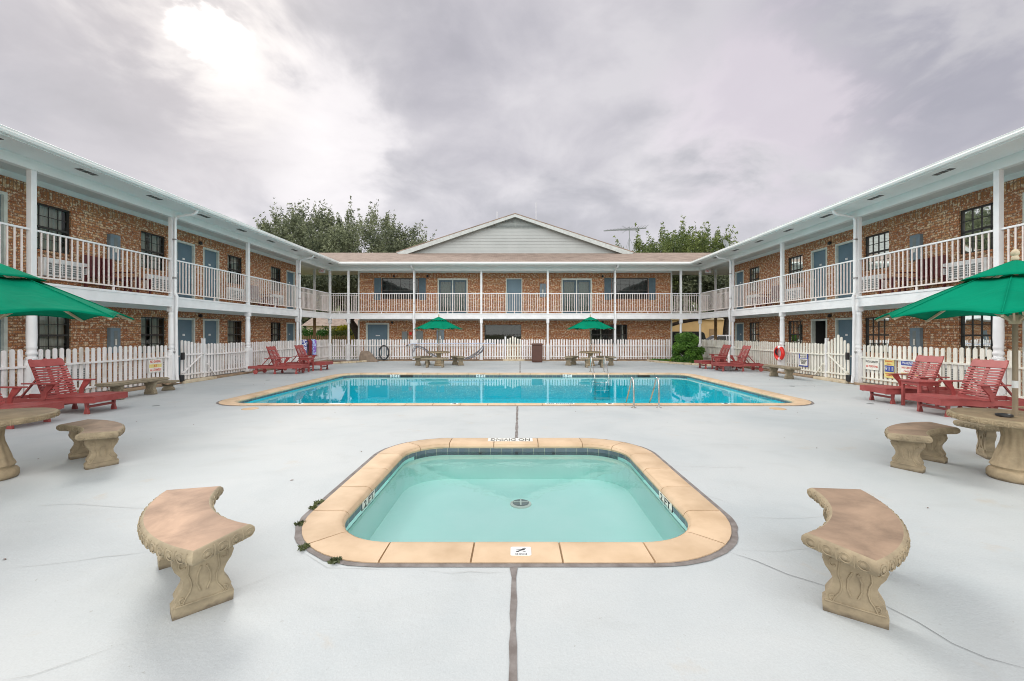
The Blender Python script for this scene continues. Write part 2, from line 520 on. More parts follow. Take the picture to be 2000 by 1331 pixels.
class MB:
    def __init__(s):
        s.v, s.f, s.top = [], [], []

    def add(s, vs, fs, top=None):
        n = len(s.v)
        s.v += [tuple(p) for p in vs]
        for i, f in enumerate(fs):
            s.f.append([n + k for k in f])
            s.top.append(0 if top is None else top[i])
        return s

    def box(s, x0, x1, y0, y1, z0, z1, M=None):
        vs = [Vector((x, y, z)) for z in (z0, z1) for y in (y0, y1) for x in (x0, x1)]
        if M is not None:
            vs = [M @ p for p in vs]
        return s.add(vs, [(0, 2, 3, 1), (4, 5, 7, 6), (0, 1, 5, 4), (2, 6, 7, 3), (0, 4, 6, 2), (1, 3, 7, 5)])

    def bar(s, a, b, w, h=None, up=(0, 0, 1)):
        a, b = Vector(a), Vector(b)
        d = b - a
        l = d.length
        x = d.normalized()
        up = Vector(up)
        if abs(x.dot(up)) > .98:
            up = Vector((1, 0, 0))
        y = up.cross(x).normalized()
        z = x.cross(y)
        M = Matrix((x, y, z)).transposed().to_4x4()
        M.translation = a
        h = h or w
        return s.box(0, l, -w / 2, w / 2, -h / 2, h / 2, M)

    def prism(s, pts, M, t0, t1):
        """polygon pts (a,b) in the local XY plane, thickness along local Z"""
        n = len(pts)
        vs = [M @ Vector((a, b, t)) for t in (t0, t1) for a, b in pts]
        fs = [tuple(range(n))[::-1], tuple(range(n, 2 * n))]
        fs += [(i, (i + 1) % n, n + (i + 1) % n, n + i) for i in range(n)]
        return s.add(vs, fs)

    def tube(s, pts, r, n=8, closed=False):
        pts = [Vector(p) for p in pts]
        m = len(pts)
        rr = r if isinstance(r, (list, tuple)) else [r] * m
        vs = []
        prev = None
        for i, p in enumerate(pts):
            if closed:
                d = pts[(i + 1) % m] - pts[i - 1]
            else:
                d = pts[min(i + 1, m - 1)] - pts[max(i - 1, 0)]
            d.normalize()
            if prev is None:
                u = d.orthogonal().normalized()
            else:
                u = (prev - d * prev.dot(d)).normalized()
            prev = u
            w = d.cross(u)
            for k in range(n):
                a = 2 * PI * k / n
                vs.append(p + (u * math.cos(a) + w * math.sin(a)) * rr[i])
        fs = []
        for i in range(m if closed else m - 1):
            j = (i + 1) % m
            for k in range(n):
                k2 = (k + 1) % n
                fs.append((i * n + k, i * n + k2, j * n + k2, j * n + k))
        if not closed:
            fs.append(tuple(range(n))[::-1])
            fs.append(tuple((m - 1) * n + k for k in range(n)))
        return s.add(vs, fs)

    def lathe(s, prof, n=24, c=(0, 0, 0), flute=None):
        """prof: (r,z) from the bottom up"""
        vs = []
        for i, (r, z) in enumerate(prof):
            for k in range(n):
                a = 2 * PI * k / n
                q = r if flute is None else r * flute(i, k)
                vs.append((c[0] + q * math.cos(a), c[1] + q * math.sin(a), c[2] + z))
        fs = []
        for i in range(len(prof) - 1):
            for k in range(n):
                k2 = (k + 1) % n
                fs.append((i * n + k, i * n + k2, (i + 1) * n + k2, (i + 1) * n + k))
        fs.append(tuple(range(n))[::-1])
        fs.append(tuple((len(prof) - 1) * n + k for k in range(n)))
        return s.add(vs, fs)

    def ell(s, c, r, n=10, m=6, M=None):
        vs, fs = [], []
        for i in range(1, m):
            th = PI * i / m
            for k in range(n):
                a = 2 * PI * k / n
                vs.append(Vector((r[0] * math.sin(th) * math.cos(a), r[1] * math.sin(th) * math.sin(a), r[2] * math.cos(th))))
        vs += [Vector((0, 0, r[2])), Vector((0, 0, -r[2]))]
        if M is not None:
            vs = [M @ p for p in vs]
        vs = [p + Vector(c) for p in vs]
        for i in range(m - 2):
            for k in range(n):
                k2 = (k + 1) % n
                fs.append((i * n + k, (i + 1) * n + k, (i + 1) * n + k2, i * n + k2))
        t_, b_ = len(vs) - 2, len(vs) - 1
        for k in range(n):
            k2 = (k + 1) % n
            fs.append((t_, k, k2))
            fs.append((b_, (m - 2) * n + k2, (m - 2) * n + k))
        return s.add(vs, fs)

    def build(s, name, mat, parent=None, smooth=False, bevel=0, uv=True, recalc=True):
        me = bpy.data.meshes.new(name)
        off = wloc(parent)
        me.from_pydata([(x - off.x, y - off.y, z - off.z) for x, y, z in s.v], [], s.f)
        if any(s.top):
            at_ = me.attributes.new('topcoat', 'FLOAT', 'FACE')
            at_.data.foreach_set('value', [float(x) for x in s.top])
        me.update()
        if recalc:
            bm = bmesh.new()
            bm.from_mesh(me)
            bmesh.ops.recalc_face_normals(bm, faces=bm.faces)
            bm.to_mesh(me)
            bm.free()
        if uv:
            ul = me.uv_layers.new(name='UVMap')
            for p in me.polygons:
                n = p.normal
                ax, ay, az = abs(n.x), abs(n.y), abs(n.z)
                for li in p.loop_indices:
                    co = me.vertices[me.loops[li].vertex_index].co + off
                    if az > .99:
                        q = (co.x, co.y)
                    elif ax > ay:
                        q = (co.y, co.z if az < .5 else co.z / max(.2, math.sqrt(1 - az * az)))
                    else:
                        q = (co.x, co.z / max(.2, math.sqrt(1 - az * az)))
                    ul.data[li].uv = q
        me.materials.append(MATS[mat])
        if smooth:
            me.polygons.foreach_set('use_smooth', [True] * len(me.polygons))
            try:
                me.set_sharp_from_angle(angle=R(40))
            except Exception:
                pass
        o = bpy.data.objects.new(name, me)
        C.objects.link(o)
        if parent is not None:
            o.parent = parent
        if bevel:
            bv = o.modifiers.new('Bevel', 'BEVEL')
            bv.width = bevel
            bv.segments = 2
            bv.limit_method = 'ANGLE'
            bv.angle_limit = R(40)
        return o


def tag(o, label=None, cat=None, group=None, kind=None):
    if label:
        o['label'] = label
    if cat:
        o['category'] = cat
    if group:
        o['group'] = group
    if kind:
        o['kind'] = kind
    return o


def empty(name, loc=(0, 0, 0), label=None, cat=None, group=None, rz=0):
    o = bpy.data.objects.new(name, None)
    C.objects.link(o)
    o.location = loc
    o.rotation_euler.z = rz
    o.empty_display_size = .2
    return tag(o, label, cat, group)


def copy_tree(o, parent=None):
    c = o.copy()
    C.objects.link(c)
    if parent is not None:
        c.parent = parent
    for ch in list(o.children):
        copy_tree(ch, c)
    return c


def text(s, size, mat, M, parent=None, name='lettering', ext=0.0015, width=None):
    """lettering as a mesh; M maps the text's own plane (x right, y up, z out)"""
    cu = bpy.data.curves.new('t', 'FONT')
    cu.body = s
    cu.size = size
    cu.extrude = ext
    cu.align_x = 'CENTER'
    cu.align_y = 'CENTER'
    cu.space_line = 0.85
    cu.resolution_u = 2
    to = bpy.data.objects.new('t', cu)
    C.objects.link(to)
    bpy.context.view_layer.update()
    dg = bpy.context.evaluated_depsgraph_get()
    me = bpy.data.meshes.new_from_object(to.evaluated_get(dg))
    bpy.data.objects.remove(to)
    bpy.data.curves.remove(cu)
    if width and len(me.vertices):
        xs = [v.co.x for v in me.vertices]
        k = width / max(1e-6, max(xs) - min(xs))
        for v in me.vertices:
            v.co.x *= k
    off = Matrix.Translation(-wloc(parent))
    me.transform(off @ M)
    me.materials.clear()
    me.materials.append(MATS[mat])
    me.name = name
    o = bpy.data.objects.new(name, me)
    C.objects.link(o)
    if parent is not None:
        o.parent = parent
    return o


def frame(o, x, y):
    """matrix with origin o, local x along x, y along y"""
    x, y = Vector(x).normalized(), Vector(y).normalized()
    z = x.cross(y)
    M = Matrix((x, y, z)).transposed().to_4x4()
    M.translation = Vector(o)
    return M


# ------------------------------------------------------------------ ground, deck, pools
def rrect(x0, x1, y0, y1, r, n=8):
    pts = []
    for cx_, cy_, a0 in ((x1 - r, y1 - r, 0), (x0 + r, y1 - r, 90), (x0 + r, y0 + r, 180), (x1 - r, y0 + r, 270)):
        for k in range(n + 1):
            a = R(a0 + 90 * k / n)
            pts.append((cx_ + r * math.cos(a), cy_ + r * math.sin(a)))
    return pts


def sheet(outer, holes, z, name, mat, kind='structure', parent=None):
    loops = [[Vector((x, y, 0)) for x, y in outer]] + [[Vector((x, y, 0)) for x, y in h] for h in holes]
    tris = tessellate_polygon(loops)
    vs = [(p.x, p.y, z) for l in loops for p in l]
    mb = MB().add(vs, tris)
    o = mb.build(name, mat, parent, recalc=False)
    me = o.data
    bm = bmesh.new()
    bm.from_mesh(me)
    for f in bm.faces:
        f.normal_update()
        if f.normal.z < 0:
            f.normal_flip()
    bm.to_mesh(me)
    bm.free()
    if kind:
        o['kind'] = kind
    return o


BIG = (-6.93, 6.93, 9.5, 17.28, 0.85)
KID = (-1.805, 1.83, 2.99, 6.52, 0.86)
big_out = rrect(*BIG)
kid_out = rrect(*KID)
# deck with the two pool openings
sheet([(-13.2, -9), (13.2, -9), (13.2, 26.6), (-13.2, 26.6)], [big_out[::-1], kid_out[::-1]], 0, 'pool_deck', 'deck')
sheet([(-400, -300), (400, -300), (400, 700), (-400, 700)], [[(-13, -8.8), (-13, 26.4), (13, 26.4), (13, -8.8)]], -0.03, 'ground', 'grass')
sheet([(12, 27.5), (60, 27.5), (60, 44), (12, 44)], [], -0.02, 'parking_lot', 'asphalt')


def pool(P, cope, depth, wat, plaster, label, name, jstraight, wmat):
    x0, x1, y0, y1, r = P
    root = empty(name, ((x0 + x1) / 2, (y0 + y1) / 2, 0), label, 'swimming pool')

    def path(off, n=8):
        return rrect(x0 + off, x1 - off, y0 + off, y1 - off, r - off, n)
    inner = path(cope - .02)
    # coping stones, rounded nose, joints open
    prof = [(0.0, -.05), (0.0, .012), (0.012, .018), (cope - .07, .018), (cope - .03, .012), (cope - .005, -.006), (cope + .008, -.03), (cope, -.055), (cope - .02, -.062)]
    n = 6
    # centre-line parameters: list of stones as lists of "stations"
    def stations():
        sts = []
        for cx_, cy_, a0, L_ in ((x1 - r, y1 - r, 0, None), (x0 + r, y1 - r, 90, None), (x0 + r, y0 + r, 180, None), (x1 - r, y0 + r, 270, None)):
            sts.append((cx_, cy_, a0))
        return sts
    mb = MB()
    gap = 0.007

    def station_pt(cx_, cy_, ang, off, z):
        rr = r - off
        return (cx_ + rr * math.cos(ang), cy_ + rr * math.sin(ang), z)

    def stone_(sections):
        m_ = len(prof)
        vs = [p for sec in sections for p in sec]
        fs = []
        for i in range(len(sections) - 1):
            for k in range(m_ - 1):
                fs.append((i * m_ + k, i * m_ + k + 1, (i + 1) * m_ + k + 1, (i + 1) * m_ + k))
        fs.append(tuple(range(m_)))
        e = (len(sections) - 1) * m_
        fs.append(tuple(e + k for k in range(m_))[::-1])
        mb.add(vs, fs)
    for cx_, cy_, a0 in stations():
        for h in (0, 45):
            secs = []
            da = math.degrees(gap / r)
            for k in range(n + 1):
                a = R(a0 + h + da + (45 - 2 * da) * k / n)
                secs.append([station_pt(cx_, cy_, a, o_, z_) for o_, z_ in prof])
            stone_(secs)
    # straight runs
    for (ax, ay), (bx, by), nx, ny in (((x1 - r, y1), (x0 + r, y1), 0, -1), ((x0, y1 - r), (x0, y0 + r), 1, 0), ((x0 + r, y0), (x1 - r, y0), 0, 1), ((x1, y0 + r), (x1, y1 - r), -1, 0)):
        Ls = math.hypot(bx - ax, by - ay)
        k_ = max(1, round(Ls / jstraight))
        ux, uy = (bx - ax) / Ls, (by - ay) / Ls
        for i in range(k_):
            secs = []
            dz = random.uniform(-.002, .002)
            for tt in (i * Ls / k_ + gap, (i + 1) * Ls / k_ - gap):
                secs.append([(ax + ux * tt + nx * o_, ay + uy * tt + ny * o_, z_ + dz) for o_, z_ in prof])
            stone_(secs)
    mb.build('coping', 'coping', root, smooth=True)
    # grout bed just below the stones
    oo = path(0.003)
    sheet(oo, [inner[::-1]], 0.004, 'grout', 'grout', None, root)
    # caulk strip outside
    rnd = random.Random(3)
    cw = [(x + (x - (x0 + x1) / 2) * 0 , y) for x, y in path(0.0)]
    outer_c = []
    for (x, y), (x2, y2) in zip(path(-0.045, 14), path(-0.045, 14)):
        j = rnd.uniform(-.008, .012)
        mx_, my_ = (x0 + x1) / 2, (y0 + y1) / 2
        d_ = math.hypot(x - mx_, y - my_)
        outer_c.append((x + (x - mx_) / d_ * j, y + (y - my_) / d_ * j))
    sheet(outer_c, [path(.002, 8)[::-1]], 0.005, 'caulk_joint', 'caulk', None, root)
    # walls
    def ring(off, za, zb, nm, mt):
        p = path(off)
        k = len(p)
        vs = [(x, y, za) for x, y in p] + [(x, y, zb) for x, y in p]
        fs = [(i, (i + 1) % k, k + (i + 1) % k, k + i) for i in range(k)]
        me = MB().add(vs, fs)
        o = me.build(nm, mt, root, recalc=False)
        ul = o.data.uv_layers[0]
        acc = [0]
        for i in range(k):
            a_, b_ = p[i], p[(i + 1) % k]
            acc.append(acc[-1] + math.hypot(b_[0] - a_[0], b_[1] - a_[1]))
        for i, pl in enumerate(o.data.polygons):
            for li, q in zip(pl.loop_indices, ((acc[i], za), (acc[i + 1], za), (acc[i + 1], zb), (acc[i], zb))):
                ul.data[li].uv = (q[0], q[1] - zb)
        return o
    ring(cope, -.16, -.05, 'waterline_tiles', 'pool_tile')
    ring(cope - .012, -.05, .0, 'bond_beam', 'grout')
    ring(cope + .004, -depth, -.15, 'pool_wall', plaster)
    sheet(path(cope - .03), [], -depth + .002, 'pool_floor', plaster, None, root)
    # water: a closed body
    p = path(cope + .001)
    k = len(p)
    vs = [(x, y, wat) for x, y in p] + [(x, y, -depth - .01) for x, y in p]
    fs = [tuple(range(k)), tuple(range(k, 2 * k))[::-1]] + [(i, (i + 1) % k, k + (i + 1) % k, k + i) for i in range(k)]
    w = MB().add(vs, fs).build('water', wmat)
    tag(w, kind='structure')
    return root


bigp = pool(BIG, .33, 1.0, -.10, 'plaster_blue', 'long turquoise swimming pool with tan stone coping and ladders', 'swimming_pool', .62, 'water_deep')
kidp = pool(KID, .32, .50, -.105, 'plaster_white', 'small pale green wading pool with tan stone coping and round drain', 'wading_pool', .62, 'water_shallow')

# pool bits that belong to the pools
MB().lathe([(0.13, 0), (0.13, .015), (.115, .02), (.0, .022)], 24, (.07, 5.28, -.498)).build('drain', 'sign_white', kidp, smooth=True)
dg_ = MB().lathe([(0.10, 0), (0.10, .004)], 20, (.07, 5.28, -.474)).build('drain_grate', 'grey_metal', kidp)
mb = MB()
mb.box(.07 - .09, .07 + .09, 5.272, 5.288, -.468, -.463)
mb.box(.062, .078, 5.28 - .09, 5.28 - .009, -.468, -.463)
mb.box(.062, .078, 5.289, 5.28 + .09, -.468, -.463)
mb.build('drain_cross', 'sign_white', kidp)
for x in (-.5, .02, .55):
    MB().box(x - .02, x + .02, 6.17, 6.186, -.135, -.11).build('return_fitting', 'bronze', kidp)


def marker(parent, c, xdir, ydir, w, h, s, size, width=None, name='depth_marker', bgm='sign_white', ink='ink_black'):
    M = frame(c, xdir, ydir)
    o = MB().prism([(-w / 2, -h / 2), (w / 2, -h / 2), (w / 2, h / 2), (-w / 2, h / 2)], M, 0, .004).build(name, bgm, parent)
    z = M.col[2].to_3d().normalized()
    text(s, size, ink, Matrix.Translation(z * .0055) @ M, o, 'lettering', width=width)
    return o


X, Y, Z = Vector((1, 0, 0)), Vector((0, 1, 0)), Vector((0, 0, 1))
# wading pool: NO DIVING on the far coping (reads from the far side), 2 FT on both side walls, plaque on the near coping
marker(kidp, (-.07, 6.395, .0185), -X, -Y, .66, .19, 'NO DIVING', .20, .58)
marker(kidp, (-1.805 + .324, 4.36, -.085), Y, Z, .36, .085, '2 FT', .095, .28)
marker(kidp, (1.83 - .324, 4.32, -.085), -Y, Z, .36, .085, '2 FT', .095, .28)
Mp = frame((.042, 3.125, .0185), X, Y)
pl = MB().prism([(x, y) for x, y in rrect(-.075, .075, -.062, .062, .014, 3)], Mp, 0, .004).build('no_diving_plaque', 'plastic_white', kidp)
mb = MB()
for a_, b_ in (((-.035, .004), (.0, .010)), ((.0, .010), (.028, .034)), ((-.02, -.012), (.03, .012)), ((-.036, -.022), (.036, .026)), ((-.034, -.02), (-.012, -.018)), ((.012, -.014), (.034, -.016))):
    mb.bar((.042 + a_[0], 3.132 + a_[1], .0245), (.042 + b_[0], 3.132 + b_[1], .0245), .004, .001)
mb.build('pictogram', 'ink_black', pl)
text('NO DIVING', .017, 'ink_black', Matrix.Translation((0, 0, .0055)) @ frame((.042, 3.078, .0185), X, Y), pl)
# big pool markers
for px_, s in ((-4.83, '3'), (-1.36, '4'), (2.12, '6'), (4.72, '8')):
    marker(bigp, (px_, 9.66, .0185), X, Y, .17, .17, s, .17, .09)
marker(bigp, (1.0, 9.66, .0185), X, Y, .66, .17, 'NO DIVING', .16, .58)
MB().box(-3.95 - .2, -3.95 + .15, 9.60, 9.72, .0185, .0215).build('marker_patch', 'sign_white', bigp)
for px_, s in ((-4.72, '3 FT'), (-1.35, '4 FT'), (2.05, '6 FT')):
    marker(bigp, (px_, 16.945, -.075), X, Z, .36, .10, s, .12, .30, bgm='plastic_white')
for px_ in (-4.25, 5.05):
    MB().box(px_ - .24, px_ + .24, 16.93, 16.948, -.115, -.055).build('skimmer', 'black_plastic', bigp)
MB().ell((5.3, 16.0, -.095), (.06, .06, .04)).build('skimmer_lid', 'plastic_white', bigp)
for x_ in (-5.9, 4.75):
    pass
tag(MB().lathe([(.16, 0), (.16, .006), (.145, .008)], 24, (-5.6, 9.12, 0)).build('skimmer_cover', 'coping'), 'pale round skimmer lid in the deck before the pool on the left', 'skimmer lid')
tag(MB().lathe([(.16, 0), (.16, .006), (.145, .008)], 24, (5.55, 9.12, 0)).build('skimmer_cover', 'coping'), 'pale round skimmer lid in the deck right of the pool ladder', 'skimmer lid')

# deck joints and cracks
def ribbon(pts, w, z, name, mat, jitter=0.0, taper=False, seed=1):
    rg = random.Random(seed)
    fine = []
    for i in range(len(pts) - 1):
        a, b = Vector((*pts[i], 0)), Vector((*pts[i + 1], 0))
        k = max(1, int((b - a).length / .12)) if jitter else 1
        for j in range(k):
            p = a.lerp(b, j / k)
            if jitter and (i or j):
                p += Vector((rg.uniform(-1, 1), rg.uniform(-1, 1), 0)) * jitter
            fine.append(p)
    fine.append(Vector((*pts[-1], 0)))
    vs, fs = [], []
    for i, p in enumerate(fine):
        d = fine[min(i + 1, len(fine) - 1)] - fine[max(i - 1, 0)]
        q = Vector((-d.y, d.x, 0)).normalized() * w * .5 * (rg.uniform(.55, 1.3) if jitter else 1)
        if taper and i in (0, len(fine) - 1):
            q *= .1
        vs += [(p.x + q.x, p.y + q.y, z), (p.x - q.x, p.y - q.y, z)]
        if i:
            fs.append((2 * i - 2, 2 * i - 1, 2 * i + 1, 2 * i))
    o = MB().add(vs, fs).build(name, mat, recalc=False)
    return tag(o, kind='structure')


def G(px, py, z=0.0):
    d = (CAMZ - z) * 843 / (py - 651)
    return ((px - 1006) * d / 843, d)


ribbon([(-.02, -3), (-.01, 2.94)], .045, .0045, 'expansion_joint', 'caulk', .003)
ribbon([(.02, 6.57), (.05, 9.45)], .042, .0045, 'expansion_joint', 'caulk', .003)
ribbon([(.2, 17.33), (.28, 24.3)], .045, .0045, 'expansion_joint', 'caulk', .003)
ribbon([G(1425, 1080), G(1475, 1098), G(1540, 1122), G(1600, 1143), G(1725, 1183), G(1790, 1215), G(1860, 1258), G(1930, 1290), G(2020, 1312)], .006, .0045, 'deck_crack', 'crack', .010, True, 2)
for i, c_ in enumerate([
    [(0, 1112), (70, 1106), (150, 1096), (290, 1078)], [(0, 1331), (60, 1322), (150, 1290), (250, 1255)], [(560, 1110), (510, 1135), (440, 1160)],
    [(60, 990), (150, 985), (300, 996), (330, 1000)], [(300, 836), (420, 850), (520, 826)], [(330, 858), (380, 854), (430, 848)],
    [(590, 1078), (640, 1110), (760, 1114)], [(1430, 1076), (1520, 1078), (1600, 1070)], [(1200, 900), (1330, 912), (1480, 915)],
    [(1240, 880), (1380, 870), (1560, 868)], [(520, 870), (640, 868), (740, 858)], [(1450, 1012), (1560, 1014), (1640, 1006)],
    [(820, 1114), (880, 1120), (1000, 1118)], [(20, 905), (120, 890), (200, 872)], [(1430, 985), (1350, 960), (1330, 930)]]):
    ribbon([G(*p) for p in c_], .0035, .0045, 'deck_crack', 'hairline', .012, True, 10 + i)
ribbon([(-10.4, 13.25), (-6.9, 13.2)], .02, .0045, 'expansion_joint', 'hairline')
ribbon([(6.9, 13.2), (10.4, 13.15)], .02, .0045, 'expansion_joint', 'hairline')

for x_, y_, lb in ((*G(523, 743), 'small dark deck drain between the far left loungers and the big pool'), (*G(1547, 755), 'small dark deck drain in front of the right picket gate'),
                   (*G(304, 793), 'small dark deck drain in front of the long stone bench'), (*G(1700, 789), 'small dark deck drain left of the near right loungers')):
    tag(MB().lathe([(.07, .001), (.07, .005), (.055, .006)], 16, (x_, y_, 0)).build('deck_drain', 'grey_metal'), lb, 'drain', 'small deck drains')
rl = random.Random(8)
m = MB()
for i in range(130):
    x_, y_ = rl.uniform(-10, 10), rl.uniform(2.2, 24)
    if abs(x_) < 7 and 9.4 < y_ < 17.4 or abs(x_) < 1.9 and 2.9 < y_ < 6.6:
        continue
    a_ = rl.uniform(0, PI)
    q = rl.uniform(.008, .022)
    c_, s_ = math.cos(a_) * q, math.sin(a_) * q
    m.add([(x_ - c_, y_ - s_, .004), (x_ + s_ * .4, y_ - c_ * .4, .007), (x_ + c_, y_ + s_, .005), (x_ - s_ * .4, y_ + c_ * .4, .010)], [(0, 1, 2, 3)])
tag(m.build('leaf_litter', 'soil', recalc=False), 'tiny dry leaf bits scattered over the deck', 'leaf litter', kind='stuff')

# ------------------------------------------------------------------ motel
PX, WX, EX = 10.7, 11.9, 9.86           # posts, walls, eaves (distance from the axis)
PD, WD, ED = 24.95, 26.2, 24.1
F2, FB = 2.74, 2.42                     # upper floor, bottom of its fascia
HB, SOF, EZ = 5.20, 5.42, 5.56          # header bottom, soffit, eave
PITCH = .275


class Facade:
    """maps (u along the wall, v out towards the court, z) to the world"""

    def __init__(s, kind):
        s.k = kind

    def p(s, u, v, z):
        if s.k == 'L':
            return Vector((-WX + v, u, z))
        if s.k == 'R':
            return Vector((WX - v, u, z))
        return Vector((u, WD - v, z))

    def box(s, mb, u0, u1, v0, v1, z0, z1):
        a, b = s.p(u0, v0, z0), s.p(u1, v1, z1)
        mb.box(min(a.x, b.x), max(a.x, b.x), min(a.y, b.y), max(a.y, b.y), z0, z1)
        return mb

    def quad(s, mb, pts):
        mb.add([s.p(*q) for q in pts], [tuple(range(len(pts)))])

    def M(s, u, v, z):
        """frame on the wall for writing: x to the reader's right, y up"""
        x = {'L': Vector((0, 1, 0)), 'R': Vector((0, -1, 0)), 'B': Vector((1, 0, 0))}[s.k]
        return frame(s.p(u, v, z), x, (0, 0, 1))


def wall_with_holes(fc, parent, u0, u1, z0, z1, holes, name='wall', mat='brick', depth=.14):
    us = sorted({u0, u1} | {h[0] for h in holes} | {h[1] for h in holes})
    mb = MB()
    for a, b in zip(us[:-1], us[1:]):
        mid = (a + b) / 2
        hs = sorted([h for h in holes if h[0] < mid < h[1]], key=lambda h: h[2])
        z = z0
        for h in hs + [None]:
            top = h[2] if h else z1
            if top > z + 1e-4:
                fc.quad(mb, [(a, 0, z), (b, 0, z), (b, 0, top), (a, 0, top)])
            if h:
                z = h[3]
    for a, b, c, d in holes:
        for q in ([(a, 0, c), (a, 0, d), (a, -depth, d), (a, -depth, c)], [(b, 0, c), (b, 0, d), (b, -depth, d), (b, -depth, c)],
                  [(a, 0, d), (b, 0, d), (b, -depth, d), (a, -depth, d)], [(a, 0, c), (b, 0, c), (b, -depth, c), (a, -depth, c)]):
            fc.quad(mb, q)
    return mb.build(name, mat, parent, recalc=False)


def window(fc, parent, u0, u1, z0, z1, cols=4, rows=2, sash=True, seed=0, mid=None, drape=None):
    rg = random.Random(seed)
    fr = MB()
    t = .045
    v0, v1 = -.10, -.05
    zm = (z0 + z1) / 2 if mid is None else mid
    fc.box(fr, u0, u0 + t, v0, v1, z0, z1)
    fc.box(fr, u1 - t, u1, v0, v1, z0, z1)
    fc.box(fr, u0 + t, u1 - t, v0, v1, z1 - t, z1)
    fc.box(fr, u0 + t, u1 - t, v0, v1, z0, z0 + t)
    if sash:
        fc.box(fr, u0 + t, u1 - t, v0, v1 + .01, zm - .025, zm + .025)
    root = fr.build('window', 'bronze', parent)
    gl = MB()
    fc.quad(gl, [(u0 + t, -.085, z0 + t), (u1 - t, -.085, z0 + t), (u1 - t, -.085, z1 - t), (u0 + t, -.085, z1 - t)])
    gl.build('pane', 'glass', root, recalc=False)
    mu = MB()
    halves = ((z0 + t, zm - .025), (zm + .025, z1 - t)) if sash else ((z0 + t, z1 - t),)
    for (za, zb) in halves:
        for i in range(1, cols):
            u = u0 + t + (u1 - u0 - 2 * t) * i / cols
            fc.box(mu, u - .009, u + .009, -.082, -.066, za, zb)
        for j in range(1, rows):
            z = za + (zb - za) * j / rows
            fc.box(mu, u0 + t, u1 - t, -.080, -.070, z - .009, z + .009)
    mu.build('glazing_bar', 'bronze', root)
    inn = MB()
    for q in ([(u0, -.6, z0), (u1, -.6, z0), (u1, -.6, z1), (u0, -.6, z1)], [(u0, -.14, z0), (u0, -.6, z0), (u0, -.6, z1), (u0, -.14, z1)],
              [(u1, -.14, z0), (u1, -.6, z0), (u1, -.6, z1), (u1, -.14, z1)], [(u0, -.14, z1), (u1, -.14, z1), (u1, -.6, z1), (u0, -.6, z1)],
              [(u0, -.14, z0), (u1, -.14, z0), (u1, -.6, z0), (u0, -.6, z0)]):
        fc.quad(inn, q)
    inn.build('dark_room', 'interior', root, recalc=False)
    # drawn curtain, pleated
    w = u1 - u0
    k = rg.choice([(0, .42, .6, 1), (0, .78), (.28, 1), (0, .46, .54, 1), (0, .95)]) if drape is None else drape
    cu = MB()
    for a, b in zip(k[::2], k[1::2]):
        ua, ub = u0 + a * w, u0 + b * w
        n = max(6, int((ub - ua) / .025))
        vs = []
        for i in range(n + 1):
            u = ua + (ub - ua) * i / n
            v = -.22 + .022 * math.sin(i * 1.6)
            vs += [fc.p(u, v, z0), fc.p(u, v, z1)]
        cu.add(vs, [(2 * i, 2 * i + 1, 2 * i + 3, 2 * i + 2) for i in range(n)])
    cu.build('curtain', 'curtain', root, recalc=False)
    return root


def sill(fc, parent, u0, u1, z):
    fc.box(MB(), 0, 0, 0, 0, 0, 0)
    m = MB()
    fc.box(m, u0 - .04, u1 + .04, -.06, .035, z - .07, z - .002)
    return m.build('window_sill', 'brick_soldier', parent)


def door(fc, parent, u0, u1, z0, z1, plate=True, handle='a', opened=False, tr=.07, label=None):
    m = MB()
    fc.box(m, u0, u0 + tr, -.13, .012, z0, z1)
    fc.box(m, u1 - tr, u1, -.13, .012, z0, z1)
    fc.box(m, u0 + tr, u1 - tr, -.13, .012, z1 - tr, z1)
    root = m.build('door_frame', 'door_trim', parent)
    if opened:
        i = MB()
        for q in ([(u0, -.9, z0), (u1, -.9, z0), (u1, -.9, z1), (u0, -.9, z1)], [(u0 + tr, -.13, z0), (u0 + tr, -.9, z0), (u0 + tr, -.9, z1), (u0 + tr, -.13, z1)],
                  [(u1 - tr, -.13, z0), (u1 - tr, -.9, z0), (u1 - tr, -.9, z1), (u1 - tr, -.13, z1)], [(u0, -.13, z1 - tr), (u1, -.13, z1 - tr), (u1, -.9, z1 - tr), (u0, -.9, z1 - tr)]):
            fc.quad(i, q)
        i.build('open_doorway', 'interior', root, recalc=False)
        return root
    m = MB()
    fc.box(m, u0 + tr, u1 - tr, -.12, -.07, z0, z1 - tr)
    m.build('door_leaf', 'door_blue', root)
    if plate:
        m = MB()
        uc = (u0 + u1) / 2
        fc.box(m, uc - .055, uc + .055, -.069, -.062, z0 + 1.5, z0 + 1.57)
        m.build('number_plate', 'plastic_white', root)
    m = MB()
    uh = u0 + tr + .07 if handle == 'a' else u1 - tr - .07
    m.ell(fc.p(uh, -.045, z0 + 1.0), (.028, .028, .028), 8, 5)
    m.build('door_knob', 'aluminium', root, smooth=True)
    return root


def cabinet(fc, parent, u0, u1, z0, z1):
    m = MB()
    fc.box(m, u0, u1, .002, .11, z0, z1)
    r = m.build('extinguisher_cabinet', 'cabinet_grey', parent, bevel=.008)
    m = MB()
    w, h = u1 - u0, z1 - z0
    fc.box(m, u0 + w * .34, u1 - w * .34, .112, .118, z0 + h * .30, z1 - h * .12)
    m.build('cabinet_window', 'grey_metal', r)
    m = MB()
    fc.box(m, u0 + w * .42, u1 - w * .42, .119, .124, z0 + h * .30, z0 + h * .55)
    m.build('extinguisher', 'sign_white', r)
    return r


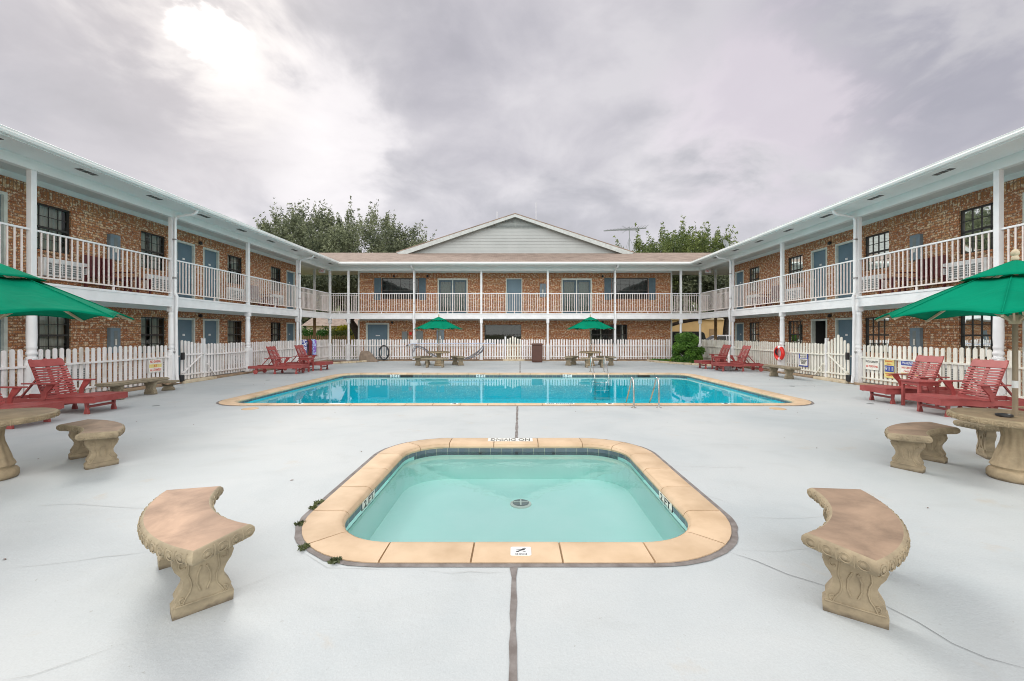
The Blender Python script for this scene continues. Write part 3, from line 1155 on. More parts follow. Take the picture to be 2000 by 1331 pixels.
def aircon(fc, parent, u0, u1, z0, z1):
    m = MB()
    fc.box(m, u0, u1, .002, .16, z0, z1)
    r = m.build('air_conditioner', 'plastic_white', parent, bevel=.01)
    g = MB()
    fc.box(g, u0 + .06, u1 - .06, .161, .166, z0 + .05, z1 - .12)
    g.build('grille_opening', 'grey_metal', r)
    s = MB()
    n = 5
    for i in range(1, n):
        z = z0 + .05 + (z1 - z0 - .17) * i / n
        fc.box(s, u0 + .06, u1 - .06, .167, .174, z - .009, z + .009)
    for i in range(4):
        u = u0 + .06 + (u1 - u0 - .12) * (i + .5) / 4
        fc.box(s, u - .012, u + .012, .175, .180, z0 + .05, z1 - .12)
    s.build('grille', 'plastic_white', r)
    return r


def lamp(fc, parent, u, z):
    m = MB()
    m.ell(fc.p(u, .06, z), (.07, .07, .07), 8, 6)
    fc.box(m, u - .03, u + .03, .002, .04, z - .04, z + .05)
    return m.build('wall_light', 'black_plastic', parent, smooth=True)


def sq_lathe(mb, x, y, prof):
    """square section stack"""
    for (h0, z0), (h1, z1) in zip(prof[:-1], prof[1:]):
        if z1 <= z0:
            continue
        vs = [(x + sx * h, y + sy * h, z) for h, z in ((h0, z0), (h1, z1)) for sx, sy in ((-1, -1), (1, -1), (1, 1), (-1, 1))]
        mb.add(vs, [(3, 2, 1, 0), (4, 5, 6, 7)] + [(i, (i + 1) % 4, 4 + (i + 1) % 4, 4 + i) for i in range(4)])


def column(parent, x, y, fancy=True):
    m = MB()
    if fancy:
        sq_lathe(m, x, y, [(.115, 0), (.115, .92), (.085, 1.02)])
        m.lathe([(.10, 1.02), (.10, 1.06), (.075, 1.08), (.075, 1.10), (.098, 1.13), (.098, 1.17), (.08, 1.20), (.08, 1.24), (.09, 1.26), (.09, 1.30), (.083, 1.32),
                 (.092, 1.5), (.086, 2.0), (.074, 2.14), (.088, 2.17), (.088, 2.2), (.074, 2.22), (.074, 2.27)], 20, (x, y, 0))
        sq_lathe(m, x, y, [(.085, 2.27), (.085, FB + .02)])
    else:
        sq_lathe(m, x, y, [(.09, 0), (.09, .9), (.07, .97)])
        m.lathe([(.07, .97), (.078, 1.02), (.062, 1.06), (.068, 1.3), (.062, 2.0), (.058, 2.14)], 14, (x, y, 0))
        sq_lathe(m, x, y, [(.058, 2.14), (.078, 2.19), (.078, FB + .02)])
    m.build('lower_column', 'white_paint', parent, smooth=True)
    m = MB()
    m.box(x - .057, x + .057, y - .057, y + .057, F2 - .01, HB + .03)
    m.build('upper_post', 'white_paint', parent, bevel=.006)


def railing(parent, a, b):
    """a, b: (x,y) ends between two posts"""
    a, b = Vector((*a, 0)), Vector((*b, 0))
    d = (b - a).normalized()
    l = (b - a).length
    n = max(2, round(l / .135))
    m = MB()
    for i in range(1, n):
        p = a.lerp(b, i / n)
        m.box(p.x - .0125, p.x + .0125, p.y - .0125, p.y + .0125, F2 + .14, F2 + 1.13)
    q = a.lerp(b, .5)
    m.box(q.x - .02, q.x + .02, q.y - .02, q.y + .02, F2, F2 + .10)
    root = m.build('railing', 'rail_pink', parent)
    m = MB()
    m.bar(a + Z * (F2 + 1.15), b + Z * (F2 + 1.15), .05, .04)
    m.build('handrail', 'white_paint', root)
    m = MB()
    m.bar(a + Z * (F2 + .12), b + Z * (F2 + .12), .04, .035)
    m.build('bottom_rail', 'rail_pink', root)


def downspout(fc_kind, parent, s, x, y, out):
    """out: unit vector towards the court"""
    o = Vector(out)
    side = Vector((-o.y, o.x, 0))
    p = Vector((x, y, 0)) + side * s * .0
    e = p + o * .80
    pts = [e + Z * 5.47, e + Z * 5.36 - o * .03, e - o * .12 + Z * 5.30, p + o * .17 + Z * 5.22, p + o * .115 + Z * 5.10, p + o * .115 + Z * 2.86, p + o * .17 + Z * 2.74, p + o * .17 + Z * 2.44, p + o * .14 + Z * 2.2,
           p + o * .17 + Z * .30, p + o * .20 + Z * .05]
    m = MB()
    m.tube(pts, .042, 8)
    m.build('downspout', 'white_paint', parent, smooth=True)
    m = MB()
    for z in (4.5, 3.3, 1.0):
        m.box(p.x + o.x * .115 - .05, p.x + o.x * .115 + .05, p.y + o.y * .115 - .05, p.y + o.y * .115 + .05, z, z + .03)
    m.build('pipe_strap', 'aluminium', parent)


doors_u = [(9.2, 10.11, 'b'), (15.12, 16.04, 'a'), (16.45, 17.35, 'b'), (22.45, 23.33, 'a')]
wins_u = [(10.58, 11.57), (13.73, 14.70), (17.86, 18.82), (21.02, 21.96)]
cabs_u = [(12.58, 12.90)]
acs_u = [(10.75, 11.85), (13.85, 14.85), (17.75, 18.7), (20.95, 21.85)]
posts_u = [1.85, 5.68, 9.55, 13.44, 17.28, 21.22]
U0, U1 = -3.0, 23.42
RE = 28.3            # back edge of the roof over the corner breezeways


def wing(kind):
    fc = Facade(kind)
    sgn = -1 if kind == 'L' else 1
    lab = 'brick motel wing along the left of the court, two floors with white balcony' if kind == 'L' else 'brick motel wing along the right of the court, two floors with white balcony'
    root = empty('motel_building', (sgn * WX, 12, 0), lab, 'building', 'brick motel buildings around the pool court')
    holes = []
    for z in (0.0, F2):
        for a, b, _ in doors_u:
            holes.append((a, b, z, z + 2.15))
        for a, b in wins_u:
            holes.append((a, b, z + .95, z + 2.13))
    wall_with_holes(fc, root, U0, U1, 0, SOF, holes)
    # end wall and outer walls
    m = MB()
    xa, xb = sgn * WX, sgn * 19.6
    m.add([(xa, U1, 0), (xb, U1, 0), (xb, U1, SOF), (xa, U1, SOF)], [(0, 1, 2, 3)])
    m.add([(xb, U0, 0), (xb, U1, 0), (xb, U1, SOF), (xb, U0, SOF)], [(0, 1, 2, 3)])
    m.add([(xa, U0, 0), (xb, U0, 0), (xb, U0, SOF), (xa, U0, SOF)], [(0, 1, 2, 3)])
    m.build('outer_wall', 'brick', root, recalc=False)
    # soldier courses
    for zt, hh in ((FB - .052, .13), (5.258, .255)):
        m = MB()
        fc.box(m, U0, U1, .001, .010, zt - hh, zt)
        m.build('soldier_course', 'brick_soldier', root)
    k = 0
    for z in (0.0, F2):
        for i, (a, b, h) in enumerate(doors_u):
            op = (kind == 'R' and z == 0 and i == 2)
            door(fc, root, a, b, z, z + 2.15, True, h, op)
        for a, b in wins_u:
            k += 1
            window(fc, root, a, b, z + .95, z + 2.13, seed=k * 7 + (3 if kind == 'R' else 0))
            sill(fc, root, a, b, z + .95)
        for a, b in cabs_u:
            cabinet(fc, root, a, b, z + 1.02, z + 1.76)
        for a, b in acs_u:
            aircon(fc, root, a, b, z + .30, z + .76)
        lamp(fc, root, 16.25, z + 2.25)
        lamp(fc, root, 8.9, z + 2.25)
    # upper floor slab and fascia
    m = MB()
    e = WX - PX
    fc.box(m, U0, WD, -.0, e - .001, FB + .10, F2 - .02)
    m2 = MB()
    xo, xi = sorted((sgn * (WX + .001), sgn * 13.2))
    m2.box(xo, xi, U1 + .002, WD, FB + .10, F2 - .02)
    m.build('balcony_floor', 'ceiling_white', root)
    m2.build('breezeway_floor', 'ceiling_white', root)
    m = MB()
    fc.box(m, U0, PD - .07, e - .07, e + .07, FB, F2)
    fc.box(m, U0, PD - .07, e + .071, e + .085, F2 - .06, F2 - .004)
    m.build('balcony_fascia', 'white_paint', root)
    m = MB()
    fc.box(m, U0, U1, .013, .05, FB - .05, FB + .09)
    fc.box(m, U0, U1, .013, .06, 5.26, SOF - .005)
    m.build('wall_trim', 'green_white', root)
    # header beam, soffit, gutter, roof
    m = MB()
    fc.box(m, U0, PD - .09, e - .08, e + .08, HB, SOF - .003)
    m.build('header_beam', 'green_white', root)
    m = MB()
    xs = sorted((sgn * EX, sgn * 21.74))
    m.box(xs[0], xs[1], U0 - .4, RE, SOF, SOF + .04)
    m.build('soffit', 'green_white', root)
    m = MB()
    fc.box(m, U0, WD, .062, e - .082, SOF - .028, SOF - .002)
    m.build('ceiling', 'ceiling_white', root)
    # roof
    m = MB()
    pk = EZ + PITCH * 5.94
    prof = [(EX, SOF + .042), (EX, EZ), (15.8, pk), (21.74, EZ), (21.74, SOF + .042)]
    pts = [(sgn * a, b) for a, b in prof]
    Mx = frame((0, U0 - .4, 0), (1, 0, 0), (0, 0, 1))
    m.prism(pts, Mx, 0, -(RE - (U0 - .4)))
    m.build('roof', 'shingle', root)
    # gutter: K profile with lip
    gp = [(0, .13), (-.015, .13), (-.085, .13), (-.10, .12), (-.09, .09), (-.10, .06), (-.075, .01), (-.04, 0), (0, 0)]
    m = MB()
    m.prism([(sgn * (EX + a - .002), SOF + .02 + b) for a, b in gp], Mx, 0, -(ED - .1 - (U0 - .4)))
    m.build('gutter', 'green_white', root, smooth=False)
    for j in range(10):
        d_ = 8.3 + 1.93 * j - 1.93 * 1
        if d_ > 24.3:
            continue
        m = MB()
        for q in range(3):
            x0_, x1_ = sorted((sgn * (EX + .22), sgn * (EX + .36)))
            m.box(x0_, x1_, d_ - .22 + q * .155, d_ - .22 + q * .155 + .12, SOF - .008, SOF - .001)
        m.build('soffit_vent', 'bronze', root)
    for i, u in enumerate(posts_u + [PD]):
        column(root, sgn * PX, u, u < 18)
    pp = [-2.0] + posts_u + [PD]
    for a, b in zip(pp[:-1], pp[1:]):
        railing(root, (sgn * PX, a + .06), (sgn * PX, b - .06))
    # the corner breezeway: rear post and rails
    m = MB()
    m.box(sgn * 11.9 - .06, sgn * 11.9 + .06, 25.55, 25.67, 0, FB + .1)
    m.build('wooden_post', 'wood_post', root)
    m = MB()
    m.box(sgn * 11.9 - .05, sgn * 11.9 + .05, 25.56, 25.66, F2, SOF)
    m.build('upper_post', 'white_paint', root)
    railing(root, (sgn * 11.9, U1 + .1), (sgn * 11.9, 25.5))
    for u in (13.44, 21.22):
        downspout(kind, root, 1, sgn * PX, u, (-sgn, 0, 0))
    return root


wl = wing('L')
wr = wing('R')

fb = Facade('B')
bk = empty('motel_building', (0, WD + 2, 0), 'brick motel building across the far end with wide white gable on its brown roof', 'building', 'brick motel buildings around the pool court')
BW = 9.44
bh = []
# upper floor openings: windows, sliding doors, door
UW = [(-8.10, -5.86), (5.86, 8.08)]
SL = [(-4.70, -2.88), (2.82, 4.66)]
for a, b in UW:
    bh.append((a, b, F2 + .92, F2 + 2.20))
for a, b in SL:
    bh.append((a, b, F2, F2 + 2.18))
bh.append((-.56, .44, F2, F2 + 2.18))
bh.append((-9.06, -7.64, 0, 2.22))
LW = [(-1.86, .38), (4.60, 6.82)]
for a, b in LW:
    bh.append((a, b, .95, 2.12))
wall_with_holes(fb, bk, -BW, BW, 0, SOF, bh)
m = MB()
for sx in (-1, 1):
    m.add([(sx * BW, WD, 0), (sx * BW, WD + 8, 0), (sx * BW, WD + 8, SOF), (sx * BW, WD, SOF)], [(0, 1, 2, 3)])
m.add([(-BW, WD + 8, 0), (BW, WD + 8, 0), (BW, WD + 8, SOF), (-BW, WD + 8, SOF)], [(0, 1, 2, 3)])
m.build('outer_wall', 'brick', bk, recalc=False)
for zt, hh in ((FB - .052, .13), (5.258, .255)):
    m = MB()
    fb.box(m, -BW, BW, .001, .010, zt - hh, zt)
    m.build('soldier_course', 'brick_soldier', bk)
for i, (a, b) in enumerate(UW):
    window(fb, bk, a, b, F2 + .92, F2 + 2.20, 8, 2, True, 40 + i, F2 + 1.45, ())
    for u0_, u1_ in ((a - .44, a - .02), (b + .02, b + .44)):
        m = MB()
        fb.box(m, u0_, u1_, .003, .03, F2 + .88, F2 + 2.2)
        sh = m.build('shutter', 'shutter_blue', bk)
        m = MB()
        for k in range(22):
            if k in (10, 11):
                continue
            fb.box(m, u0_ + .05, u1_ - .05, .031, .042, F2 + .93 + k * .056, F2 + .93 + k * .056 + .035)
        m.build('louvres', 'shutter_blue', sh)
for a, b in SL:
    m = MB()
    fb.box(m, a, a + .07, -.13, .012, F2, F2 + 2.18)
    fb.box(m, b - .07, b, -.13, .012, F2, F2 + 2.18)
    fb.box(m, a + .07, b - .07, -.13, .012, F2 + 2.08, F2 + 2.18)
    fb.box(m, (a + b) / 2 - .03, (a + b) / 2 + .03, -.11, .0, F2, F2 + 2.08)
    dr = m.build('sliding_door', 'door_trim', bk)
    for ua, ub in ((a + .07, (a + b) / 2 - .03), ((a + b) / 2 + .03, b - .07)):
        m = MB()
        for q in ((ua, ua + .1, F2, F2 + 2.08), (ub - .1, ub, F2, F2 + 2.08), (ua + .1, ub - .1, F2 + 1.98, F2 + 2.08), (ua + .1, ub - .1, F2, F2 + .15)):
            fb.box(m, q[0], q[1], -.11, -.06, q[2], q[3])
        m.build('door_stile', 'shutter_blue', dr)
        m = MB()
        fb.quad(m, [(ua + .1, -.09, F2 + .15), (ub - .1, -.09, F2 + .15), (ub - .1, -.09, F2 + 1.98), (ua + .1, -.09, F2 + 1.98)])
        m.build('pane', 'glass', dr, recalc=False)
    m = MB()
    n = 60
    vs = []
    for i in range(n + 1):
        u = a + (b - a) * i / n
        v = -.24 + .02 * math.sin(i * 1.5)
        vs += [fb.p(u, v, F2), fb.p(u, v, F2 + 2.1)]
    m.add(vs, [(2 * i, 2 * i + 1, 2 * i + 3, 2 * i + 2) for i in range(n)])
    m.build('curtain', 'curtain_green', dr, recalc=False)
door(fb, bk, -.56, .44, F2, F2 + 2.18, False, 'b', tr=.05)
door(fb, bk, -9.06, -7.64, 0, 2.22, False, 'b', tr=.1)
m = MB()
fb.box(m, -8.48, -8.22, -.069, -.06, 1.42, 1.48)
m.build('door_sign', 'plastic_white', bk)
cabinet(fb, bk, 1.50, 1.86, F2 + 1.05, F2 + 1.85)
window(fb, bk, LW[0][0], LW[0][1], .95, 2.12, 2, 1, True, 61, 1.5, ())
window(fb, bk, LW[1][0], LW[1][1], .95, 2.12, 6, 2, True, 62, 1.5, (0, .05, .27, .31, .87, .91))
for a, b in LW + [(UW[0][0], UW[0][1]), (UW[1][0], UW[1][1])]:
    sill(fb, bk, a, b, .95 if (a, b) in LW else F2 + .92)
for a, b, c, d in ((-6.84, -6.52, 1.02, 1.70), (-5.98, -5.58, 1.02, 1.72)):
    m = MB()
    fb.box(m, a, b, .002, .12, c, d)
    m.build('utility_box', 'grey_metal', bk, bevel=.01)
m = MB()
fb.box(m, -6.40, -6.26, .002, .08, 1.50, 1.66)
m.build('alarm_bell', 'ring_red', bk)
cabinet(fb, bk, -4.75, -4.30, 1.0, 1.8)
for u, z in ((-7.35, F2 + 2.3), (-5.3, F2 + 2.3), (5.3, F2 + 2.3), (-7.45, 2.24), (5.3, 2.24)):
    lamp(fb, bk, u, z)
m = MB()
fb.box(m, -9.3 - 1.3, 9.3 + 1.3, .0 + .001, WD - PD - .001, FB + .10, F2 - .02)
m.build('balcony_floor', 'ceiling_white', bk)
m = MB()
fb.box(m, -PX - .07, PX + .07, WD - PD - .07, WD - PD + .07, FB, F2)
fb.box(m, -PX + .08, PX - .08, WD - PD + .071, WD - PD + .085, F2 - .06, F2 - .004)
m.build('balcony_fascia', 'white_paint', bk)
m = MB()
fb.box(m, -PX - .08, PX + .08, WD - PD - .08, WD - PD + .08, HB, SOF - .009)
m.build('header_beam', 'green_white', bk)
m = MB()
fb.box(m, -BW, BW, .013, .05, FB - .05, FB + .09)
fb.box(m, -BW, BW, .013, .06, 5.26, SOF - .01)
for sx in (-1, 1):
    a, b = sorted((sx * BW, sx * (BW + .09)))
    fb.box(m, a, b, -.06, .04, 0, FB - .052)
    fb.box(m, a, b, -.06, .04, F2, SOF - .02)
m.build('wall_trim', 'green_white', bk)
m = MB()
m.box(-EX + .001, EX - .001, ED, 36, SOF - .006, SOF + .036)
m.build('soffit', 'green_white', bk)
m = MB()
Mb = frame((-9.7, 0, 0), (0, 1, 0), (0, 0, 1))
m.prism([(ED, SOF + .04), (ED, EZ), (30.04, EZ + PITCH * 5.94), (36, EZ), (36, SOF + .04)], Mb, 0, 19.4)
for xs_, w_ in ((-15.8, 6.099), (9.701, 6.099)):
    m.prism([(ED, EZ - .05), (ED, EZ), (30.04, EZ + PITCH * 5.94), (30.04, EZ + PITCH * 5.94 - .06)], frame((xs_, 0, 0), (0, 1, 0), (0, 0, 1)), 0, w_)
m.build('roof', 'shingle', bk)
m = MB()
gp = [(0, .13), (-.015, .13), (-.085, .13), (-.10, .12), (-.09, .09), (-.10, .06), (-.075, .01), (-.04, 0), (0, 0)]
m.prism([(ED + a - .002, SOF + .02 + b) for a, b in gp], frame((-EX + .0, 0, 0), (0, 1, 0), (0, 0, 1)), 0, 2 * EX)
m.build('gutter', 'green_white', bk)
bposts = [-9.63, -5.83, -1.95, 1.89, 5.77, 9.58]
for x in bposts:
    column(bk, x, PD, False)
ends = [-PX] + bposts + [PX]
for a, b in zip(ends[:-1], ends[1:]):
    railing(bk, (a + .06, PD), (b - .06, PD))
for sx in (-1, 1):
    railing(bk, (sx * 11.8, WD), (sx * (BW + .1), WD))
for x in (-5.83, 5.77):
    downspout('B', bk, 1, x, PD, (0, -1, 0))
# gable
GD = 29.62
gz0, gap_, gw = 7.07, 9.66, 7.95
gs = (gap_ - gz0) / gw
m = MB()
n = 8
lv0 = gap_ - .12 - .78
zb = gz0 - .05
rows = [zb + (lv0 - zb) * i / 8 for i in range(9)]
for z0_, z1_ in zip(rows[:-1], rows[1:]):
    w0, w1 = (gap_ - z0_) / gs, (gap_ - z1_) / gs
    m.add([(-w0, GD - .018, z0_), (w0, GD - .018, z0_), (w1, GD, z1_), (-w1, GD, z1_), (w0, GD, z0_), (-w0, GD, z0_)], [(0, 1, 2, 3), (0, 5, 4, 1)])
m.build('gable_siding', 'siding', bk, recalc=False)
m = MB()
z = lv0
while z < gap_ - .1:
    w = (gap_ - z) / gs
    m.box(-w, w, GD - .03, GD - .005, z, z + .035)
    z += .085
m.box(-.02, .02, GD - .04, GD - .031, lv0, gap_ - .06)
m.build('gable_louvre', 'pale_green_metal', bk)
m = MB()
m.add([(-(gap_ - lv0) / gs, GD, lv0), ((gap_ - lv0) / gs, GD, lv0), (0, GD, gap_)], [(0, 1, 2)])
m.build('louvre_back', 'grey_metal', bk, recalc=False)
for sx in (-1, 1):
    # rake board and roof plane of the gable
    m = MB()
    e_ = 1.0
    a_ = Vector((0, GD - .34, gap_ + .02))
    b_ = Vector((sx * (gw + .12), GD - .34, gap_ + .02 - gs * (gw + .12)))
    m.add([a_, b_, b_ + Z * -.19 + X * -sx * .4, a_ + Z * -.19, a_ + Y * .03, b_ + Y * .03, b_ + Z * -.19 + X * -sx * .4 + Y * .03, a_ + Z * -.19 + Y * .03],
          [(0, 1, 2, 3), (4, 5, 6, 7), (3, 2, 6, 7), (0, 1, 5, 4)])
    m.build('rake_board', 'rake_white', bk)
    m = MB()
    a2, b2 = a_ + Z * .075, b_ + Z * .075
    ln = Y * 12
    m.add([a2, b2, b2 + ln, a2 + ln, a2 - Z * .07, b2 - Z * .07, b2 - Z * .07 + ln, a2 - Z * .07 + ln], [(0, 1, 2, 3), (4, 5, 6, 7), (0, 1, 5, 4), (1, 2, 6, 5), (2, 3, 7, 6), (3, 0, 4, 7)])
    m.build('gable_roof', 'shingle', bk)
    m = MB()
    m.add([a_ + Z * -.19 + Y * .031, b_ + Z * -.19 + X * -sx * .4 + Y * .031, b_ + Z * -.19 + X * -sx * .4 + Y * .34, a_ + Z * -.19 + Y * .34], [(0, 1, 2, 3)])
    m.build('gable_soffit', 'pale_green_metal', bk, recalc=False)

# exit signs under the corner ceilings
for sx, nm in ((-1, 'left'), (1, 'right')):
    x = sx * 10.98
    r = empty('exit_sign', (x, 24.55, 5.2), 'small red EXIT sign under the %s corner ceiling of the balcony' % nm, 'exit sign', 'exit signs under the balcony corners')
    MB().box(x - .17, x + .17, 24.53, 24.57, 5.02, 5.24).build('sign_box', 'plastic_white', r)
    text('EXIT', .2, 'exit_letters', frame((x, 24.528, 5.13), X, Z), r, width=.28)
    MB().box(x - .01, x + .01, 24.54, 24.56, 5.24, SOF - .02).build('hanger', 'aluminium', r)

# roof furniture
def mast(x, y, z0, z1, label):
    o = MB().tube([(x, y, z0), (x, y, z1)], .03, 6).build('roof_mast', 'aluminium')
    tag(o, label, 'mast', 'thin masts above the gable')


mast(-1.29, 31, 9.1, 10.32, 'short thin mast left of the gable peak')
mast(1.51, 31, 9.1, 10.98, 'tall thin mast right of the gable peak')
r = empty('tv_antenna', (8.0, 30.2, 7.15), 'spiky aluminium television antenna on the brown roof right of the gable', 'antenna')
MB().tube([(8.0, 30.2, 7.1), (8.0, 30.2, 9.05)], .025, 6).build('mast', 'grey_metal', r)
m = MB()
for a in ((7.6, 30, 7.15), (8.5, 30.2, 7.1), (8.0, 30.9, 7.0)):
    m.tube([(8.0, 30.2, 8.3), a], .012, 5)
m.build('guy_strut', 'grey_metal', r)
m = MB()
A, B = Vector((6.1, 29.6, 8.62)), Vector((9.35, 30.8, 9.10))
m.bar(A, B, .09, .07)
m.build('boom', 'grey_metal', r)
m = MB()
dv = (B - A).normalized()
pv = dv.cross(Z).normalized()
for i in range(14):
    c = A.lerp(B, .04 + i * .07)
    ln = .25 + .75 * i / 14
    sw = dv * (-.35 * ln)
    for s_ in (-1, 1):
        m.tube([c, c + pv * s_ * ln + sw * (1 if i > 6 else -.3) + Z * .03], .011, 5)
for s_ in (-1, 1):
    m.tube([A.lerp(B, .55), A.lerp(B, .42) + Z * .26 * s_], .014, 5)
m.build('antenna_rods', 'grey_metal', r)
r = empty('satellite_dish', (10.75, 22, 5.8), 'small grey satellite dish on the right wing roof edge', 'satellite dish')
M = Matrix.Translation((10.75, 22, 6.12)) @ Matrix.Rotation(R(-62), 4, 'X') @ Matrix.Rotation(R(0), 4, 'Y')
M = Matrix.Translation((10.72, 22, 6.14)) @ Matrix.Rotation(R(25), 4, 'Z') @ Matrix.Rotation(R(70), 4, 'X')
m = MB()
vs, fs = [], []
for i in range(5):
    for k in range(16):
        a = 2 * PI * k / 16
        rr = .05 + .05 * i
        vs.append(M @ Vector((rr * math.cos(a) * .85, rr * math.sin(a), rr * rr * .7)))
for i in range(4):
    for k in range(16):
        fs.append((i * 16 + k, i * 16 + (k + 1) % 16, (i + 1) * 16 + (k + 1) % 16, (i + 1) * 16 + k))
fs.append(tuple(range(16)))
m.add(vs, fs)
m.build('dish', 'grey_metal', r, smooth=True, recalc=False)
MB().tube([(10.75, 22.05, 5.75), (10.75, 22.05, 6.0), (10.73, 22.02, 6.12)], .02, 6).build('bracket', 'grey_metal', r)
MB().tube([(10.72, 22.02, 5.98), (10.62, 21.76, 6.10)], .01, 5).build('feed_arm', 'grey_metal', r)

# ------------------------------------------------------------------ fences
def picket_poly(w, z0, z1):
    h = w / 2
    pts = [(-h, z0), (h, z0), (h, z1 - h)]
    for k in range(1, 6):
        a = PI * k / 6
        pts.append((h * math.cos(a), z1 - h + h * math.sin(a)))
    pts.append((-h, z1 - h))
    return pts


def pickets(a, b, tops=None, pitch=.15, seed=0):
    """a,b world (x,y); returns MB"""
    rg = random.Random(seed)
    a, b = Vector((*a, 0)), Vector((*b, 0))
    l = (b - a).length
    n = max(1, round(l / pitch))
    d = (b - a).normalized()
    m = MB()
    for i in range(n):
        p = a.lerp(b, (i + .5) / n)
        top = (1.24 if tops is None else tops[i % len(tops)]) + rg.uniform(-.016, .016)
        tilt = rg.uniform(-.016, .016)
        M = frame(p, d + Z * tilt, Z)
        m.prism(picket_poly(.09 + rg.uniform(-.003, .003), .10 + rg.uniform(-.01, .01), top), M, -.011, .011)
    return m


def fence(name, label, x_of, spans, mat, inward, kerb=True):
    """spans: list of (a,b) points"""
    c = spans[0][0]
    r = empty('picket_fence', (c[0], c[1], 0), label, 'fence', 'white picket fences between the motel columns')
    for i, (a, b) in enumerate(spans):
        pickets(a, b, seed=i + len(label)).build('picket_panel', mat, r)
        m = MB()
        o = Vector(inward) * .03
        for z in (.86, .24):
            m.bar(Vector((a[0], a[1], z)) + o, Vector((b[0], b[1], z)) + o, .035, .045)
        m.build('fence_rail', mat, r)
    return r


gx = 13.80, 14.80
for sx, mt, nm in ((-1, 'fence_white', 'left'), (1, 'fence_cream', 'right')):
    x = sx * (PX + .03)
    sp = [((x, -2.0), (x, 1.75)), ((x, 1.97), (x, 5.57)), ((x, 5.8), (x, 9.43)), ((x, 9.68), (x, 13.33)), ((x, 13.56), (x, gx[0] - .05)), ((x, gx[1] + .08), (x, 17.16)), ((x, 17.4), (x, 21.1)), ((x, 21.34), (x, PD - .12))]
    fence('f', 'white picket fence along the %s side of the pool deck' % nm, 0, sp, mt, (-sx, 0, 0))
    g = empty('picket_gate', (x, gx[0], 0), 'white picket gate with arched top in the %s fence' % nm, 'gate', 'picket gates of the pool fence')
    pickets((x - sx * .02, gx[0]), (x - sx * .02, gx[1]), [1.27, 1.36, 1.46, 1.55, 1.46, 1.38, 1.33] if sx > 0 else [1.37, 1.35, 1.33, 1.31, 1.29, 1.27, 1.25], .145, 5).build('picket_panel', mt, g)
    m = MB()
    for z in (.90, .26):
        m.bar((x - sx * .05, gx[0], z), (x - sx * .05, gx[1], z), .035, .05)
    m.bar((x - sx * .06, gx[0] + .04, .3), (x - sx * .06, gx[1] - .1, .86), .03, .045)
    m.build('gate_frame', mt, g)
    m = MB()
    m.box(x - .05, x + .05, gx[1] + .01, gx[1] + .09, 0, 1.42)
    m.build('gate_post', 'white_paint', g, bevel=.006)
    MB().bar((x - sx * .1, gx[1] + .5, .12), (x - sx * .1, gx[1] + .1, .55), .03).build('gate_brace', mt, g)
    MB().box(x - sx * .14 - .03, x - sx * .14 + .03, gx[0] - .1, gx[0], .75, .98).build('latch', 'black_plastic', g)
    m = MB()
    a, b = sorted((x - sx * .30, x + sx * .02))
    m.box(a, b, gx[0] - .15, gx[1] + .3, .0, .085)
    tag(m.build('gate_threshold', 'kerb_cream', bevel=.01), 'cream concrete step under the %s picket gate' % nm, 'step')
    m = MB()
    a, b = sorted((x - sx * .20, x + sx * .10))
    for y0_, y1_ in ((-2, gx[0] - .16), (gx[1] + .31, PD)):
        m.box(a, b, y0_, y1_, 0, .07)
    o = m.build('fence_kerb', 'concrete_tan', bevel=.012)
    tag(o, kind='structure')
y = PD + .03
sp = []
ends = [-PX, -9.63, -5.83, -1.95]
for a, b in zip(ends[:-1], ends[1:]):
    sp.append(((a + .12, y), (b - .12, y)))
sp += [((-1.83, y), (-.62, y)), ((.48, y), (1.77, y)), ((2.01, y), (5.65, y)), ((5.89, y), (9.0, y))]
fence('f', 'white picket fence along the far side of the pool deck', 0, sp, 'fence_white', (0, -1, 0))
g = empty('picket_gate', (-.55, y, 0), 'white picket gate with arched top in the far fence', 'gate', 'picket gates of the pool fence')
pickets((-.50, y - .02), (.38, y - .02), [1.27, 1.33, 1.40, 1.36, 1.30, 1.26], .147, 5).build('picket_panel', 'fence_cream', g)
m = MB()
m.bar((-.5, y - .05, .86), (.38, y - .05, .86), .035, .05)
m.bar((-.5, y - .05, .26), (.38, y - .05, .26), .035, .05)
m.build('gate_frame', 'fence_cream', g)
for xx, h in ((-.56, 1.40), (.43, 1.22)):
    MB().box(xx - .045, xx + .045, y - .05, y + .05, 0, h).build('gate_post', 'white_paint', g)
tag(MB().box(-.7, .55, y - .25, y + .02, 0, .10).build('gate_threshold', 'kerb_cream', bevel=.01), 'cream concrete step under the far picket gate', 'step')
m = MB()
m.box(-8.4, -.71, y - .18, y + .1, 0, .06)
m.box(.56, 8.6, y - .18, y + .1, 0, .06)
tag(m.build('fence_kerb', 'concrete_tan', bevel=.01), kind='structure')

# signs on the fences
def fence_sign(sx, u, z0, z1, w, label, face, lines, bands=()):
    x = sx * (PX - .005)
    xd = Vector((0, 1, 0)) if sx < 0 else Vector((0, -1, 0))
    M = frame((x, u, (z0 + z1) / 2), xd, Z)
    h = z1 - z0
    r = empty('fence_sign', (x, u, z0), label, 'sign', 'notice boards on the picket fences')
    M2 = Matrix(M)
    nrm = M.col[2].to_3d()
    nrm = nrm if nrm.x * sx < 0 else -nrm
    MB().prism([(-w / 2, -h / 2), (w / 2, -h / 2), (w / 2, h / 2), (-w / 2, h / 2)], M, 0, .004).build('sign_board', face, r)
    for i, (bz0, bz1, bw, bm) in enumerate(bands):
        MB().prism([(-bw / 2, bz0 - h / 2), (bw / 2, bz0 - h / 2), (bw / 2, bz1 - h / 2), (-bw / 2, bz1 - h / 2)], M, .0045, .006).build('colour_band', bm, r)
    for s, size, zz_, wd, ink in lines:
        text(s, size, ink, M @ Matrix.Translation((0, zz_ - h / 2, .0075)), r, width=wd)


